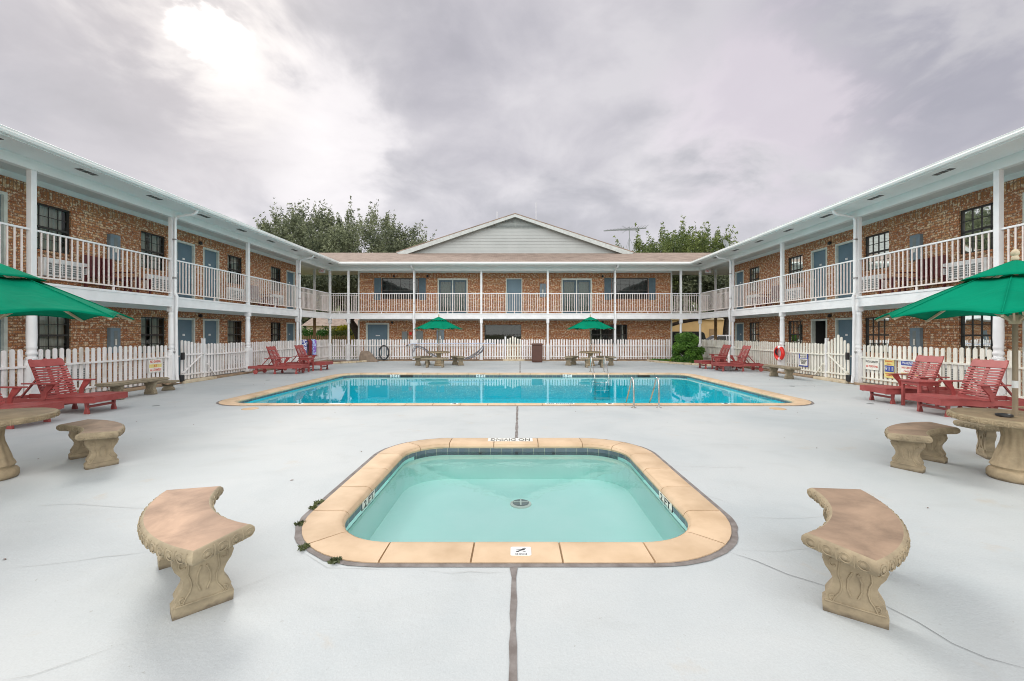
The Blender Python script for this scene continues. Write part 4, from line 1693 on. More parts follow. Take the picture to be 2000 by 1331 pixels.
fence_sign(-1, 12.83, .44, .82, .44, 'white sign with red letters on the left picket fence', 'sign_white',
           [('NO DIVING', .11, .31, .38, 'ink_red'), ('IS', .09, .19, .1, 'ink_red'), ('ALLOWED', .11, .07, .38, 'ink_red')], [(.14, .24, .44, 'yellow_sign')])
fence_sign(1, 16.0, .36, .86, .52, 'blue framed white pool rules sign left of the right gate', 'sign_blue',
           [('POOL RULES', .09, .44, .34, 'ink_black'), ('PLEASE READ', .08, .36, .34, 'ink_black'), ('NO RUNNING  NO GLASS\nNO PETS  NO FOOD\nSHOWER BEFORE\nENTERING POOL', .052, .17, .36, 'ink_black')],
           [(.31, .48, .38, 'sign_white'), (.04, .29, .44, 'sign_white')])
fence_sign(1, 12.93, .50, .84, .48, 'white pool capacity sign nearest the right gate post', 'sign_white',
           [('POOL CAPACITY', .085, .24, .44, 'ink_black'), ('60 PERSONS', .085, .10, .42, 'ink_red')])
fence_sign(1, 12.33, .32, .86, .32, 'narrow yellow sign with blue 911 band on the right fence', 'yellow_sign',
           [('EMERGENCY', .055, .47, .27, 'ink_red'), ('CALL', .05, .39, .16, 'ink_red'), ('911', .16, .255, .25, 'plastic_white'), ('POOL PHONE\nIN OFFICE', .05, .09, .24, 'ink_red')], [(.17, .35, .30, 'sign_blue')])
fence_sign(1, 11.70, .46, .84, .52, 'warning no lifeguard sign with blue top band on the right fence', 'sign_white',
           [('WARNING', .10, .315, .42, 'plastic_white'), ('NO LIFEGUARD', .075, .19, .46, 'ink_red'), ('ON DUTY', .075, .09, .34, 'ink_red')], [(.255, .375, .50, 'sign_blue'), (.01, .05, .50, 'yellow_sign')])
fence_sign(1, 11.05, .46, .84, .44, 'red lettered no diving sign behind the lounger on the right fence', 'sign_white',
           [('NO', .14, .27, .2, 'ink_red'), ('DIVING', .12, .11, .36, 'ink_red')])

# life ring
r = empty('life_ring', (PX - .14, 17.22, .95), 'red and white life ring hanging on the right fence column', 'life ring')
xr = PX - .20
cen = Vector((xr, 17.15, .80))
N_ = 48
pts = [cen + Vector((0, math.cos(2 * PI * k / N_), math.sin(2 * PI * k / N_))) * .235 for k in range(N_)]
MB().tube(pts, .068, 10, True).build('ring_body', 'ring_red', r, smooth=True)
for a0 in (100, 250):
    pp_ = [cen + Vector((0, math.cos(R(a0 + q * 6)), math.sin(R(a0 + q * 6)))) * .235 for q in range(-2, 4)]
    MB().tube(pp_, .0705, 10).build('white_band', 'plastic_white', r, smooth=True)
MB().tube([cen + Vector((-.03, .1, .2)), cen + Vector((-.06, .14, .05)), cen + Vector((-.06, .05, -.05)), cen + Vector((-.05, .17, .03)), cen + Vector((-.03, .2, .12))], .03, 6).build('rope', 'black_plastic', r, smooth=True)

# ------------------------------------------------------------------ loungers
def lounger():
    r = empty('sun_lounger')
    zt = .335

    def zf(x):
        return zt - .03 * math.exp(-((x - .12) / .22) ** 2)
    # side rails (polyline prism so that they follow the contour)
    for s in (-1, 1):
        m = MB()
        xs = [-1.02 + 2.02 * i / 14 for i in range(15)]
        pts = [(x, zf(x) - .115 if x > 0 else zt - .115) for x in xs] + [(x, (zf(x) if x > 0 else zt - .02)) for x in xs[::-1]]
        m.prism(pts, frame((0, s * .33, 0), X, Z), -.017, .017)
        m.build('side_rail', 'chair_red', r, bevel=.004)
    m = MB()
    n = 17
    for i in range(n):
        x0 = .0 + i * 1.01 / n
        x1 = x0 + 1.01 / n - .005
        z0, z1 = zf(x0), zf(x1)
        m.add([(x0, -.36, z0 + .003), (x1, -.36, z1 + .003), (x1, .36, z1 + .003), (x0, .36, z0 + .003), (x0, -.36, z0 + .024), (x1, -.36, z1 + .024), (x1, .36, z1 + .024), (x0, .36, z0 + .024)],
              [(0, 3, 2, 1), (4, 5, 6, 7), (0, 1, 5, 4), (2, 3, 7, 6), (1, 2, 6, 5), (3, 0, 4, 7)])
    m.box(1.002, 1.03, -.36, .36, zt - .10, zt + .024)
    m.build('seat', 'chair_red', r)
    leg = [(-.035, .25), (.035, .25), (.028, .17), (.022, .12), (.045, .04), (.048, 0), (-.048, 0), (-.045, .04), (-.022, .12), (-.028, .17)]
    for x in (.80, -.02):
        for s in (-1, 1):
            MB().prism(leg, frame((x, s * .285, 0), X, Z), -.024, .024).build('leg', 'chair_red', r, bevel=.006)
        MB().box(x - .015, x + .015, -.26, .26, .12, .165).build('stretcher', 'chair_red', r)
    for s in (-1, 1):
        MB().prism([(-.05, .25), (.04, .25), (.03, .1), (-.01, .05), (-.06, .07)], frame((-.72, s * .285, 0), X, Z), -.022, .022).build('leg', 'chair_red', r)
        m = MB()
        m.prism([(.085 * math.cos(2 * PI * k / 18), .085 + .085 * math.sin(2 * PI * k / 18)) for k in range(18)], frame((-.74, s * .325, 0), X, Z), -.016, .016)
        m.build('wheel', 'chair_red', r, bevel=.005)
    m = MB()
    m.box(-.735, -.705, -.26, .26, .10, .14)
    m.box(-1.02, -.99, -.312, .312, .23, .30)
    m.build('rear_rail', 'chair_red', r)
    # backrest
    a = R(111)
    d = Vector((math.cos(a), 0, math.sin(a)))
    nrm = Vector((math.sin(a), 0, -math.cos(a)))
    o = Vector((-.03, 0, .30))
    Mb_ = frame(o, (0, 1, 0), d)

    m = MB()
    for s in (-1, 1):
        m.bar(o + Y * s * .27 - nrm * .018, o + Y * s * .27 + d * .84 - nrm * .018, .05, .03, up=tuple(nrm))
    m.bar(o + Y * 0 - nrm * .018, o + d * .84 - nrm * .018, .06, .022, up=tuple(nrm))
    br = m.build('backrest_frame', 'chair_red', r)
    m = MB()
    n = 12
    for i in range(n):
        t0 = .02 + i * .053
        sag = .0
        c0 = o + d * t0 + nrm * .004
        wv = .325 - .0 * i
        for q in range(6):
            ya, yb = -wv + q * wv / 3, -wv + (q + 1) * wv / 3
            ca, cb = (ya / wv) ** 2 * .035, (yb / wv) ** 2 * .035
            pa, pb = c0 + nrm * (ca - .02), c0 + nrm * (cb - .02)
            e = d * .036
            tt = nrm * .016
            m.add([pa + Y * ya, pb + Y * yb, pb + Y * yb + e, pa + Y * ya + e, pa + Y * ya + tt, pb + Y * yb + tt, pb + Y * yb + e + tt, pa + Y * ya + e + tt],
                  [(0, 3, 2, 1), (4, 5, 6, 7), (0, 1, 5, 4), (2, 3, 7, 6), (1, 2, 6, 5), (3, 0, 4, 7)])
    m.build('backrest_slats', 'chair_red', r)
    m = MB()
    m.prism([(-.325, .665), (.325, .665), (.325, .79), (.30, .82), (-.30, .82), (-.325, .79)], Mb_, -.012, .012)
    m.build('headboard', 'chair_red', r, bevel=.005)
    for s in (-1, 1):
        m = MB()
        pts = [(-.36, -.03), (-.1, -.045), (.18, -.055), (.29, -.05), (.31, 0), (.29, .05), (.18, .055), (-.1, .045), (-.36, .03)]
        m.prism(pts, frame((0, s * .385, .60), X, Y), 0, .025)
        m.build('armrest', 'chair_red', r, bevel=.006)
        m = MB()
        m.prism([(.0, .30), (.07, .30), (.10, .42), (.20, .53), (.25, .60), (.10, .60), (.06, .52), (.01, .42)], frame((0, s * .36, 0), X, Z), -.018, .018)
        m.build('arm_bracket', 'chair_red', r, bevel=.004)
        m = MB()
        p = o + d * .44 + Y * s * .25
        m.bar(p - nrm * .03, (-.56, s * .25, .30), .035, .025)
        m.build('back_strut', 'chair_red', r)
    return r


L0 = lounger()
spots = [(-9.25, 8.80, 0, 'red wooden lounger in front of the left fence, beside the long stone bench'),
         (-9.22, 7.48, 0, 'red wooden lounger at the left picture edge behind the round table'),
         (-9.35, 17.10, 2, 'red wooden lounger at the far left, nearer one beside the small red table'),
         (-9.08, 18.75, -2, 'red wooden lounger at the far left in front of the hanging towels'),
         (9.32, 10.02, 180, 'red wooden lounger in front of the fence signs, behind the red side table'),
         (9.06, 8.52, 180, 'red wooden lounger behind the umbrella pole of the right table'),
         (9.48, 18.25, 178, 'red wooden lounger at the far right with a white bottle on its seat'),
         (9.32, 19.62, 182, 'red wooden lounger at the far right nearest the green bush')]
for i, (x, y, a, lb) in enumerate(spots):
    o = L0 if i == 0 else copy_tree(L0)
    o.location = (x, y, 0)
    o.rotation_euler.z = R(a)
    tag(o, lb, 'sun lounger', 'red wooden sun loungers around the pool')


def side_table():
    r = empty('side_table')
    m = MB()
    for i in range(6):
        m.box(-.24 + i * .08, -.24 + i * .08 + .075, -.24, .24, .55, .575)
    m.build('table_top', 'chair_red', r, bevel=.003)
    m = MB()
    for s in (-1, 1):
        m.box(-.21, .21, s * .205 - .012, s * .205 + .012, .48, .548)
        m.box(s * .205 - .012, s * .205 + .012, -.19, .19, .48, .548)
    m.build('apron', 'chair_red', r)
    for sx in (-1, 1):
        for sy in (-1, 1):
            MB().box(sx * .19 - .028, sx * .19 + .028, sy * .19 - .022, sy * .19 + .022, 0, .549).build('leg', 'chair_red', r, bevel=.004)
    m = MB()
    m.box(-.19, .19, -.20, -.17, .14, .17)
    m.box(-.19, .19, .17, .20, .14, .17)
    m.build('stretcher', 'chair_red', r)
    return r


T0 = side_table()
for i, (x, y, lb) in enumerate([(8.78, 9.36, 'small red side table between the two near right loungers'), (-8.70, 17.98, 'small red side table between the two far left loungers'),
                                (8.95, 18.98, 'small red side table between the two far right loungers')]):
    o = T0 if i == 0 else copy_tree(T0)
    o.location = (x, y, 0)
    tag(o, lb, 'side table', 'small red side tables')


# ------------------------------------------------------------------ stone benches, tables
def rim_ornament(mb, pts, zc, hgt, step=.088, closed=True):
    """oval egg mouldings around an outline; pts list of (x,y,nx,ny) dense"""
    acc = 0
    k = len(pts)
    sharp = [Vector((pts[i][0], pts[i][1], 0)) for i in range(k) if pts[i][2] * pts[i - 1][2] + pts[i][3] * pts[i - 1][3] < .7 * math.hypot(pts[i][2], pts[i][3]) * math.hypot(pts[i - 1][2], pts[i - 1][3])]

    def corner_near(p_, d_):
        return any((Vector((p_.x, p_.y, 0)) - c_).length < d_ for c_ in sharp)
    nxt = step / 2
    for i in range(k):
        a, b = pts[i], pts[(i + 1) % k]
        l = math.hypot(b[0] - a[0], b[1] - a[1])
        while acc + l > nxt:
            t_ = (nxt - acc) / l
            p = Vector((a[0] + (b[0] - a[0]) * t_, a[1] + (b[1] - a[1]) * t_, zc))
            n_ = Vector((a[2], a[3], 0)).normalized()
            tg = Vector((-n_.y, n_.x, 0))
            ring_ = []
            for q in range(12):
                an = 2 * PI * q / 12
                ring_.append(p + tg * math.cos(an) * step * .34 + Z * math.sin(an) * hgt * .34 + n_ * -.003)
            if not corner_near(p, .035):
                mb.tube(ring_, .0035, 4, True)
            M = frame(p, tg, Z)
            if corner_near(p, .03):
                nxt += step
                continue
            mb.ell(p, (step * .17, hgt * .17, .005), 8, 5, M.to_3x3())
            q_ = p + tg * step * .5
            if not corner_near(q_, .04):
                mb.tube([q_ + Z * hgt * .42 - n_ * .008, q_ - n_ * .001, q_ - Z * hgt * .42 - n_ * .008], .0045, 4)
            nxt += step
        acc += l


def scroll_leg(r, cx_, cy_, ang, h=.335, mat='stone_tan'):
    """broad plank leg; broad direction at angle ang"""
    a = Vector((math.cos(ang), math.sin(ang), 0))
    t_ = Vector((-math.sin(ang), math.cos(ang), 0))
    half = [(.145, 0), (.148, .055), (.128, .075), (.135, .10), (.120, .125), (.100, .155), (.098, .185), (.112, .215), (.135, .245), (.148, .28), (.140, .31), (.125, h)]
    k = h / .335
    pts = [(w, z * k) for w, z in half] + [(-w, z * k) for w, z in half[::-1]]
    M = frame((cx_, cy_, 0), a, Z)
    m = MB()
    m.prism(pts, M, -.045, .045)
    for side in (-1, 1):
        for s in (-1, 1):
            def P(u, z):
                return Vector((cx_, cy_, 0)) + a * u * s - t_ * side * .047 + Z * z * k
            # S curve with volutes at both ends
            path = []
            for q in range(9):
                an = PI * .2 + q * .62
                rr = .034 * (1 - q / 11)
                path.append(P(.095 - rr * math.cos(an) , .265 + rr * math.sin(an)))
            path = path[::-1]
            path += [P(.075, .215), P(.062, .18), P(.058, .15), P(.066, .12), P(.085, .095)]
            for q in range(6):
                an = -PI * .5 + q * .75
                rr = .022 * (1 - q / 8)
                path.append(P(.098 + rr * math.cos(an), .095 + rr * math.sin(an) - .005))
            m.tube(path, .005, 5)
            m.tube([P(.012, .24), P(.03, .20), P(.032, .15), P(.015, .11)], .006, 5)
        m.tube([Vector((cx_, cy_, 0)) + a * -.135 - t_ * side * .046 + Z * .062 * k, Vector((cx_, cy_, 0)) + a * .135 - t_ * side * .046 + Z * .062 * k], .006, 5)
    return m.build('leg', mat, r, smooth=True, bevel=.006)


def curved_bench(mat='stone_tan', orn=True):
    """arc centred on the origin, bench body around +X"""
    r = empty('curved_bench')
    Ri, Ro, ha = .90, 1.245, R(30)
    top = .445

    def outline(o, n=22):
        pts = []
        for k in range(n + 1):
            a = -ha + 2 * ha * k / n
            pts.append((a, Ro + o, 1))
        for k in range(n + 1):
            a = ha - 2 * ha * k / n
            pts.append((a, Ri - o, -1))
        out_ = []
        for a, rr, s in pts:
            x, y_ = rr * math.cos(a), rr * math.sin(a)
            if abs(abs(a) - ha) < 1e-6:
                tg = Vector((-math.sin(a), math.cos(a))) * (o if a > 0 else -o)
                x += tg.x
                y_ += tg.y
            out_.append((x, y_))
        return out_
    lv = [(-.004, top), (.006, top - .006), (.018, top - .022), (.020, top - .045), (.012, top - .068), (-.004, top - .082)]
    vs = []
    for o_, z in lv:
        vs += [(x, y_, z) for x, y_ in outline(o_)]
    k = len(outline(0))
    fs = [tuple(range(k))]
    for i in range(len(lv) - 1):
        for j in range(k):
            j2 = (j + 1) % k
            fs.append((i * k + j, i * k + j2, (i + 1) * k + j2, (i + 1) * k + j))
    fs.append(tuple((len(lv) - 1) * k + j for j in range(k))[::-1])
    m = MB()
    m.add(vs, fs, [1] + [0] * (len(fs) - 1))
    if orn:
        ol = outline(.021, 60)
        kk = len(ol)
        dn = []
        # densify the ends
        for i in range(kk):
            a, b = ol[i], ol[(i + 1) % kk]
            l = math.hypot(b[0] - a[0], b[1] - a[1])
            q = max(1, int(l / .02))
            nx_, ny_ = (b[1] - a[1]) / l, -(b[0] - a[0]) / l
            for t_ in range(q):
                dn.append((a[0] + (b[0] - a[0]) * t_ / q, a[1] + (b[1] - a[1]) * t_ / q, nx_, ny_))
        rim_ornament(m, dn, top - .042, .075)
    m.build('seat', mat, r, smooth=True)
    for s in (-1, 1):
        scroll_leg(r, 1.0, s * .36, 0, .363, mat)
    return r


def place_bench(proto, first, cx_, cy_, deg, lb):
    o = proto if first else copy_tree(proto)
    o.location = (cx_, cy_, 0)
    o.rotation_euler.z = R(deg)
    tag(o, lb, 'stone bench', 'curved stone benches')
    return o


CB_w = curved_bench('stone_warm')
place_bench(CB_w, True, -1.36, 3.48, 224, 'curved stone bench with pale pinkish top on the near left of the wading pool')
CB_b = curved_bench('stone_brown')
place_bench(CB_b, True, 1.32, 3.32, -35.8, 'curved stone bench with brown top on the near right of the wading pool')
place_bench(CB_b, False, -5.82, 4.55, 56, 'curved stone bench beside the left round table')
place_bench(CB_b, False, 5.42, 4.38, 120.5, 'curved stone bench left of the right round table')
place_bench(CB_b, False, 5.93, 4.52, 62, 'curved stone bench half hidden behind the pedestal of the right round table')


def straight_bench(mat='stone_grey', L_=1.55):
    r = empty('straight_bench')
    m = MB()
    h = L_ / 2
    for (o_, z0, z1) in ((0, .40, .42), (.015, .365, .40), (0, .345, .365)):
        m.box(-.19 - o_, .19 + o_, -h - o_, h + o_, z0, z1)
    m.top = [1 if i == 1 else 0 for i in range(len(m.f))]
    m.build('seat', mat, r, bevel=.006)
    for s in (-1, 1):
        scroll_leg(r, 0, s * (h - .33), 0, .344, mat)
    return r


SB = straight_bench()
for i, (x, y, a, lb) in enumerate([(-9.55, 10.83, -4, 'long straight stone bench by the left fence beside a red lounger'), (9.56, 15.5, 0, 'straight stone bench under the life ring by the right fence')]):
    o = SB if i == 0 else copy_tree(SB)
    o.location = (x, y, 0)
    o.rotation_euler.z = R(a)
    tag(o, lb, 'stone bench', 'straight stone benches by the fences')


r = empty('stone_stool', (-9.68, 12.05, 0), 'low stone stool between the long stone bench and the left drainpipe', 'stool')
m = MB()
m.box(-9.68 - .19, -9.68 + .19, 12.05 - .17, 12.05 + .17, .22, .275)
m.build('seat', 'stone_grey', r, bevel=.012)
scroll_leg(r, -9.68, 12.05, .3, .215, 'stone_grey')


def round_table():
    r = empty('stone_table')
    m = MB()
    n = 48
    prof = [(.50, .628), (.522, .64), (.53, .665), (.526, .688), (.512, .698), (.50, .70)]
    m.lathe(prof, n)
    m.top = [0] * len(m.f)
    m.top[-1] = 1
    dn = [(.53 * math.cos(2 * PI * k / 120), .53 * math.sin(2 * PI * k / 120), math.cos(2 * PI * k / 120), math.sin(2 * PI * k / 120)) for k in range(120)]
    rim_ornament(m, dn, .663, .07, .111)
    m.build('table_top', 'stone_tan', r, smooth=True)
    fl = lambda i, k: 1 + (.045 * math.cos(k * 12 * 2 * PI / 96) if 7 <= i <= 14 else 0)
    prof = [(q_[0] * .77, q_[1]) for q_ in [(.27, 0), (.285, .02), (.285, .075), (.265, .10), (.235, .115), (.235, .125), (.255, .145), (.235, .17), (.215, .20), (.205, .24), (.175, .32), (.145, .40), (.135, .46), (.145, .53), (.175, .60), (.20, .627)]]
    MB().lathe(prof, 96, (0, 0, 0), fl).build('pedestal', 'stone_tan', r, smooth=True)
    return r


RT = round_table()
tabs = [(5.47, 4.72, 'round stone table at the right edge with an ashtray on it'), (-5.75, 4.72, 'round stone table cut by the left picture edge'),
        (-3.73, 21.1, 'round stone table behind the pool under the left far umbrella'), (3.68, 21.1, 'round stone table behind the pool under the right far umbrella')]
for i, (x, y, lb) in enumerate(tabs):
    o = RT if i == 0 else copy_tree(RT)
    o.location = (x, y, 0)
    tag(o, lb, 'stone table', 'round stone tables with umbrellas')
CB_g = curved_bench('stone_grey', False)
first = True
for tx, nm in ((-3.73, 'left'), (3.68, 'right')):
    for a, w in ((-90, 'in front of'), (152, 'left of'), (30, 'right of')):
        place_bench(CB_g, first, tx, 21.1, a, 'small curved stone bench %s the %s far stone table' % (w, nm))
        first = False


def umbrella(pole='stone_grey'):
    r = empty('garden_umbrella')
    RR, zr, za = 1.21, 1.78, 2.36
    NR, NT = 8, 12

    def surf(t_, ang):
        """t 0..1 from apex, angle in rib units"""
        f = ang % 1.0
        edge = math.cos(PI / NR) / math.cos((f - .5) * 2 * PI / NR)      # straight chord
        sag = math.sin(PI * f)
        rad = RR * t_ * (edge * (1 - .035 * sag * t_))
        z = za - (za - zr) * (t_ ** 1.05) - .035 * sag * t_ * (1 - t_) * 2 + .06 * sag * t_ ** 4
        return rad, z

    def canopy(t0, t1, dz, nT, flare=0.0):
        vs, fs = [], []
        K = NR * 8
        for i in range(nT + 1):
            t_ = t0 + (t1 - t0) * i / nT
            for k in range(K):
                ang = k / 8
                rad, z = surf(t_, ang)
                a = 2 * PI * ang / NR
                zz_ = z + dz + flare * (i / nT) ** 2 * (.2 + abs(math.sin(PI * (ang % 1))))
                vs.append((rad * math.cos(a), rad * math.sin(a), zz_))
        for i in range(nT):
            for k in range(K):
                k2 = (k + 1) % K
                fs.append((i * K + k, (i + 1) * K + k, (i + 1) * K + k2, i * K + k2))
        return vs, fs
    vs, fs = canopy(.28, 1.0, 0, 10)
    o = MB().add(vs, fs).build('canopy', 'cloth_green', r, smooth=True, recalc=False)
    sd = o.modifiers.new('Solidify', 'SOLIDIFY')
    sd.thickness = .006
    # hem
    m = MB()
    K = NR * 8
    hem = []
    for k in range(K):
        rad, z = surf(1.0, k / 8)
        a = 2 * PI * k / 8 / NR
        hem.append((rad * math.cos(a), rad * math.sin(a), z - .004))
    m.tube(hem, .006, 5, True)
    for k in range(NR):
        a = 2 * PI * k / NR
        sp_ = []
        for t_ in (.30, .45, .6, .75, .9, .995):
            rad, z = surf(t_, k)
            sp_.append((rad * math.cos(a), rad * math.sin(a), z + .005))
        m.tube(sp_, .005, 5)
    m.build('hem', 'cloth_green', o, smooth=True)
    vs, fs = canopy(.005, .36, .045, 6, .018)
    v = MB().add(vs, fs).build('vent_cap', 'cloth_green', r, smooth=True, recalc=False)
    sd = v.modifiers.new('Solidify', 'SOLIDIFY')
    sd.thickness = .006
    for k in range(NR):
        a = 2 * PI * k / NR
        c, s = math.cos(a), math.sin(a)
        pts = []
        for t_ in (.03, .3, .6, .985):
            rad, z = surf(t_, k)
            pts.append(Vector((rad * c, rad * s, z - .028)))
        m = MB()
        for p, q in zip(pts[:-1], pts[1:]):
            m.bar(p, q, .018, .026)
        rb = m.build('rib', 'kerb_cream', r)
        m = MB()
        m.bar((.045 * c, .045 * s, 1.74), pts[1] .lerp(pts[2], .4), .016, .02)
        m.build('strut', 'kerb_cream', rb)
    MB().lathe([(.024, .04), (.024, 2.40)], 12).build('pole', pole, r, smooth=True)
    MB().lathe([(.045, 1.70), (.05, 1.72), (.05, 1.78), (.045, 1.80)], 14).build('runner_hub', 'kerb_cream', r, smooth=True)
    MB().lathe([(.03, 2.40), (.034, 2.42), (.024, 2.445), (.034, 2.46), (.036, 2.485), (.022, 2.51), (.004, 2.52)], 12).build('finial', 'kerb_cream', r, smooth=True)
    MB().lathe([(.0255, 1.0), (.0265, 1.01), (.0265, 1.07), (.0255, 1.08)], 12).build('pole_collar', 'plastic_white', r, smooth=True)
    return r


simple('pole_wood', (0.30, 0.235, 0.16), 0.6, (0.24, 0.185, 0.125), 3.0)
UM = umbrella('pole_wood')
for i, (x, y, a, lb) in enumerate([(5.47, 4.72, -8, 'green umbrella standing through the right stone table'), (-5.75, 4.72, 8, 'green umbrella cut by the left picture edge'),
                                   (-3.73, 21.1, 22, 'small green umbrella behind the pool, left of the trash bin'), (3.68, 21.1, 22, 'small green umbrella behind the pool, right of the trash bin')]):
    o = UM if i == 0 else copy_tree(UM)
    o.location = (x, y, 0)
    o.rotation_euler.z = R(a)
    tag(o, lb, 'umbrella', 'green garden umbrellas')
m = MB()
m.lathe([(.055, .701), (.07, .71), (.068, .728), (.058, .73), (.05, .716), (.0, .714)], 20, (5.27, 4.65, 0))
tag(m.build('ashtray', 'black_plastic', smooth=True), 'black ashtray on the right stone table beside the pole', 'ashtray')

# ------------------------------------------------------------------ ladders
def ladder(xa, xb, ybase, ypool, lb):
    r = empty('pool_ladder', ((xa + xb) / 2, ybase, 0), lb, 'pool ladder', 'steel pool ladders')
    s = 1 if ypool > ybase else -1
    for x in (xa, xb):
        dy = abs(ypool - ybase)
        pts = [(x, ybase, 0), (x, ybase, .30), (x, ybase + s * .02, .50)]
        for k in range(1, 9):
            a = PI * k / 9
            pts.append((x, ybase + s * (.02 + .11 * (1 - math.cos(a))), .50 + .13 * math.sin(a)))
        pts += [(x, ybase + s * .30, .42), (x, ybase + s * dy * .72, .12), (x, ypool, -.10), (x, ypool + s * .02, -.3), (x, ypool + s * .02, -1.1)]
        MB().tube(pts, .02, 10).build('grab_rail', 'steel', r, smooth=True)
        MB().lathe([(.055, .001), (.055, .012), (.03, .022)], 16, (x, ybase, 0)).build('base_flange', 'steel', r, smooth=True)
    for z in (-.35, -.65, -.95):
        MB().box(xa + .02, xb - .02, ypool + s * .02 - .04, ypool + s * .02 + .04, z, z + .025).build('tread', 'plastic_white', r)


ladder(2.54, 3.08, 9.24, 10.0, 'steel pool ladder at the near edge of the big pool')
ladder(3.12, 3.67, 17.85, 16.88, 'steel pool ladder at the far edge of the big pool')

# ------------------------------------------------------------------ clutter by the far fence
r = empty('trash_bin', (1.21, 23.75, 0), 'square brown trash bin by the far picket fence', 'trash bin')
m = MB()
sq_lathe(m, 1.21, 23.75, [(.26, 0), (.28, .06), (.285, .92), (.30, .93), (.30, .99), (.285, 1.03)])
m.build('bin_body', 'trash_brown', r, bevel=.015)
m = MB()
m.box(1.21 - .24, 1.21 + .24, 23.455, 23.464, .10, .88)
m.build('bin_panel', 'trash_brown', r)
# half-round shelter with a sloping back, open on the left
m = MB()
cxs, cys = -8.62, 24.15
vs, fs = [], []
secs = [(0, .30, .56), (.08, .31, .62), (.42, .30, .60), (.62, .27, .42), (.82, .24, .18), (.95, .2, .03)]
K = 12
for xo, hw, hh in secs:
    for k in range(K + 1):
        a = PI * k / K
        vs.append((cxs + xo, cys + hw * math.cos(a), hh * math.sin(a) ** .7))
for i in range(len(secs) - 1):
    for k in range(K):
        fs.append((i * (K + 1) + k, i * (K + 1) + k + 1, (i + 1) * (K + 1) + k + 1, (i + 1) * (K + 1) + k))
m.add(vs, fs)
r = empty('arched_shelter', (cxs + .4, cys, 0), 'low brown arched cover with sloping back by the far fence', 'cover')
m.build('shell', 'shelter_brown', r, smooth=True, recalc=False)
m = MB()
m.add([(cxs + .03, cys + .24 * math.cos(PI * k / K), .5 * math.sin(PI * k / K) ** .7) for k in range(K + 1)], [tuple(range(K + 1))])
m.build('opening', 'grey_metal', r, recalc=False)
m = MB()
pts = []
for k in range(70):
    a = 2 * PI * k / 17.5
    w = 1 + .06 * math.sin(k * 1.7)
    pts.append((-7.49 + .27 * w * math.cos(a), 24.72 - .002 * k + .03 * math.sin(k), .49 + .40 * w * math.sin(a)))
m.tube(pts, .022, 6)
tag(m.build('garden_hose', 'hose_black', smooth=True), 'black hose coiled upright against the far fence', 'hose')
# vacuum hose draped along the fence
m = MB()
for j, (dz, dx) in enumerate(((0, 0), (.05, .03), (-.05, -.04))):
    ctl = [(-5.75 + dx, .55 + dz), (-5.6 + dx, .82 + dz), (-5.2, .72 + dz), (-4.8, .42 + dz), (-4.3, .22), (-3.6, .10 + dz * .3), (-3.0, .10), (-2.6, .22 + dz), (-2.2, .46 + dz), (-1.95 + dx, .70 + dz), (-1.86 + dx, .82 + dz),
           (-1.80, .74 + dz), (-1.88, .58 + dz), (-2.2, .32), (-2.8, .06)]
    cp = [Vector((a, 24.60 - j * .06, max(.03, b))) for a, b in ctl]
    pts = []
    for i in range(len(cp) - 1):
        p0, p1, p2, p3 = cp[max(i - 1, 0)], cp[i], cp[i + 1], cp[min(i + 2, len(cp) - 1)]
        for q in range(5):
            t_ = q / 5
            pts.append(.5 * ((2 * p1) + (p2 - p0) * t_ + (2 * p0 - 5 * p1 + 4 * p2 - p3) * t_ ** 2 + (-p0 + 3 * p1 - 3 * p2 + p3) * t_ ** 3))
    m.tube(pts, .015, 6)
m.tube([(-5.78, 24.6, .12), (-5.86, 24.6, .4), (-5.84, 24.6, .7), (-5.7, 24.6, .85), (-5.5, 24.6, .8)], .015, 6)
tag(m.build('vacuum_hose', 'hose_grey', smooth=True), 'dark pool vacuum hose draped along the far fence behind the stone table', 'hose')
r = empty('cleaning_pole', (-3.8, 24.72, .95), 'long pale blue cleaning pole hung level on the far fence', 'pole')
MB().tube([(-6.1, 24.7, .93), (-5.9, 24.70, .99), (-1.15, 24.74, 1.0)], .025, 8).build('pole_tube', 'pole_blue', r, smooth=True)
m = MB()
m.tube([(-6.1, 24.7, .93), (-6.22, 24.7, .86)], .03, 6)
m.build('pole_tip', 'black_plastic', r)
for x in (-4.9, -3.2):
    MB().tube([(x, 24.80, 1.08), (x, 24.70, 1.07), (x, 24.68, 1.03)], .012, 6).build('hook', 'black_plastic', r)
m = MB()
m.box(-5.83 - .20, -5.83 + .20, PD - .16, PD - .10, .98, 1.22)
tag(m.build('timer_box', 'plastic_white', bevel=.01), 'small white box on the far column left of the umbrella', 'electric box')

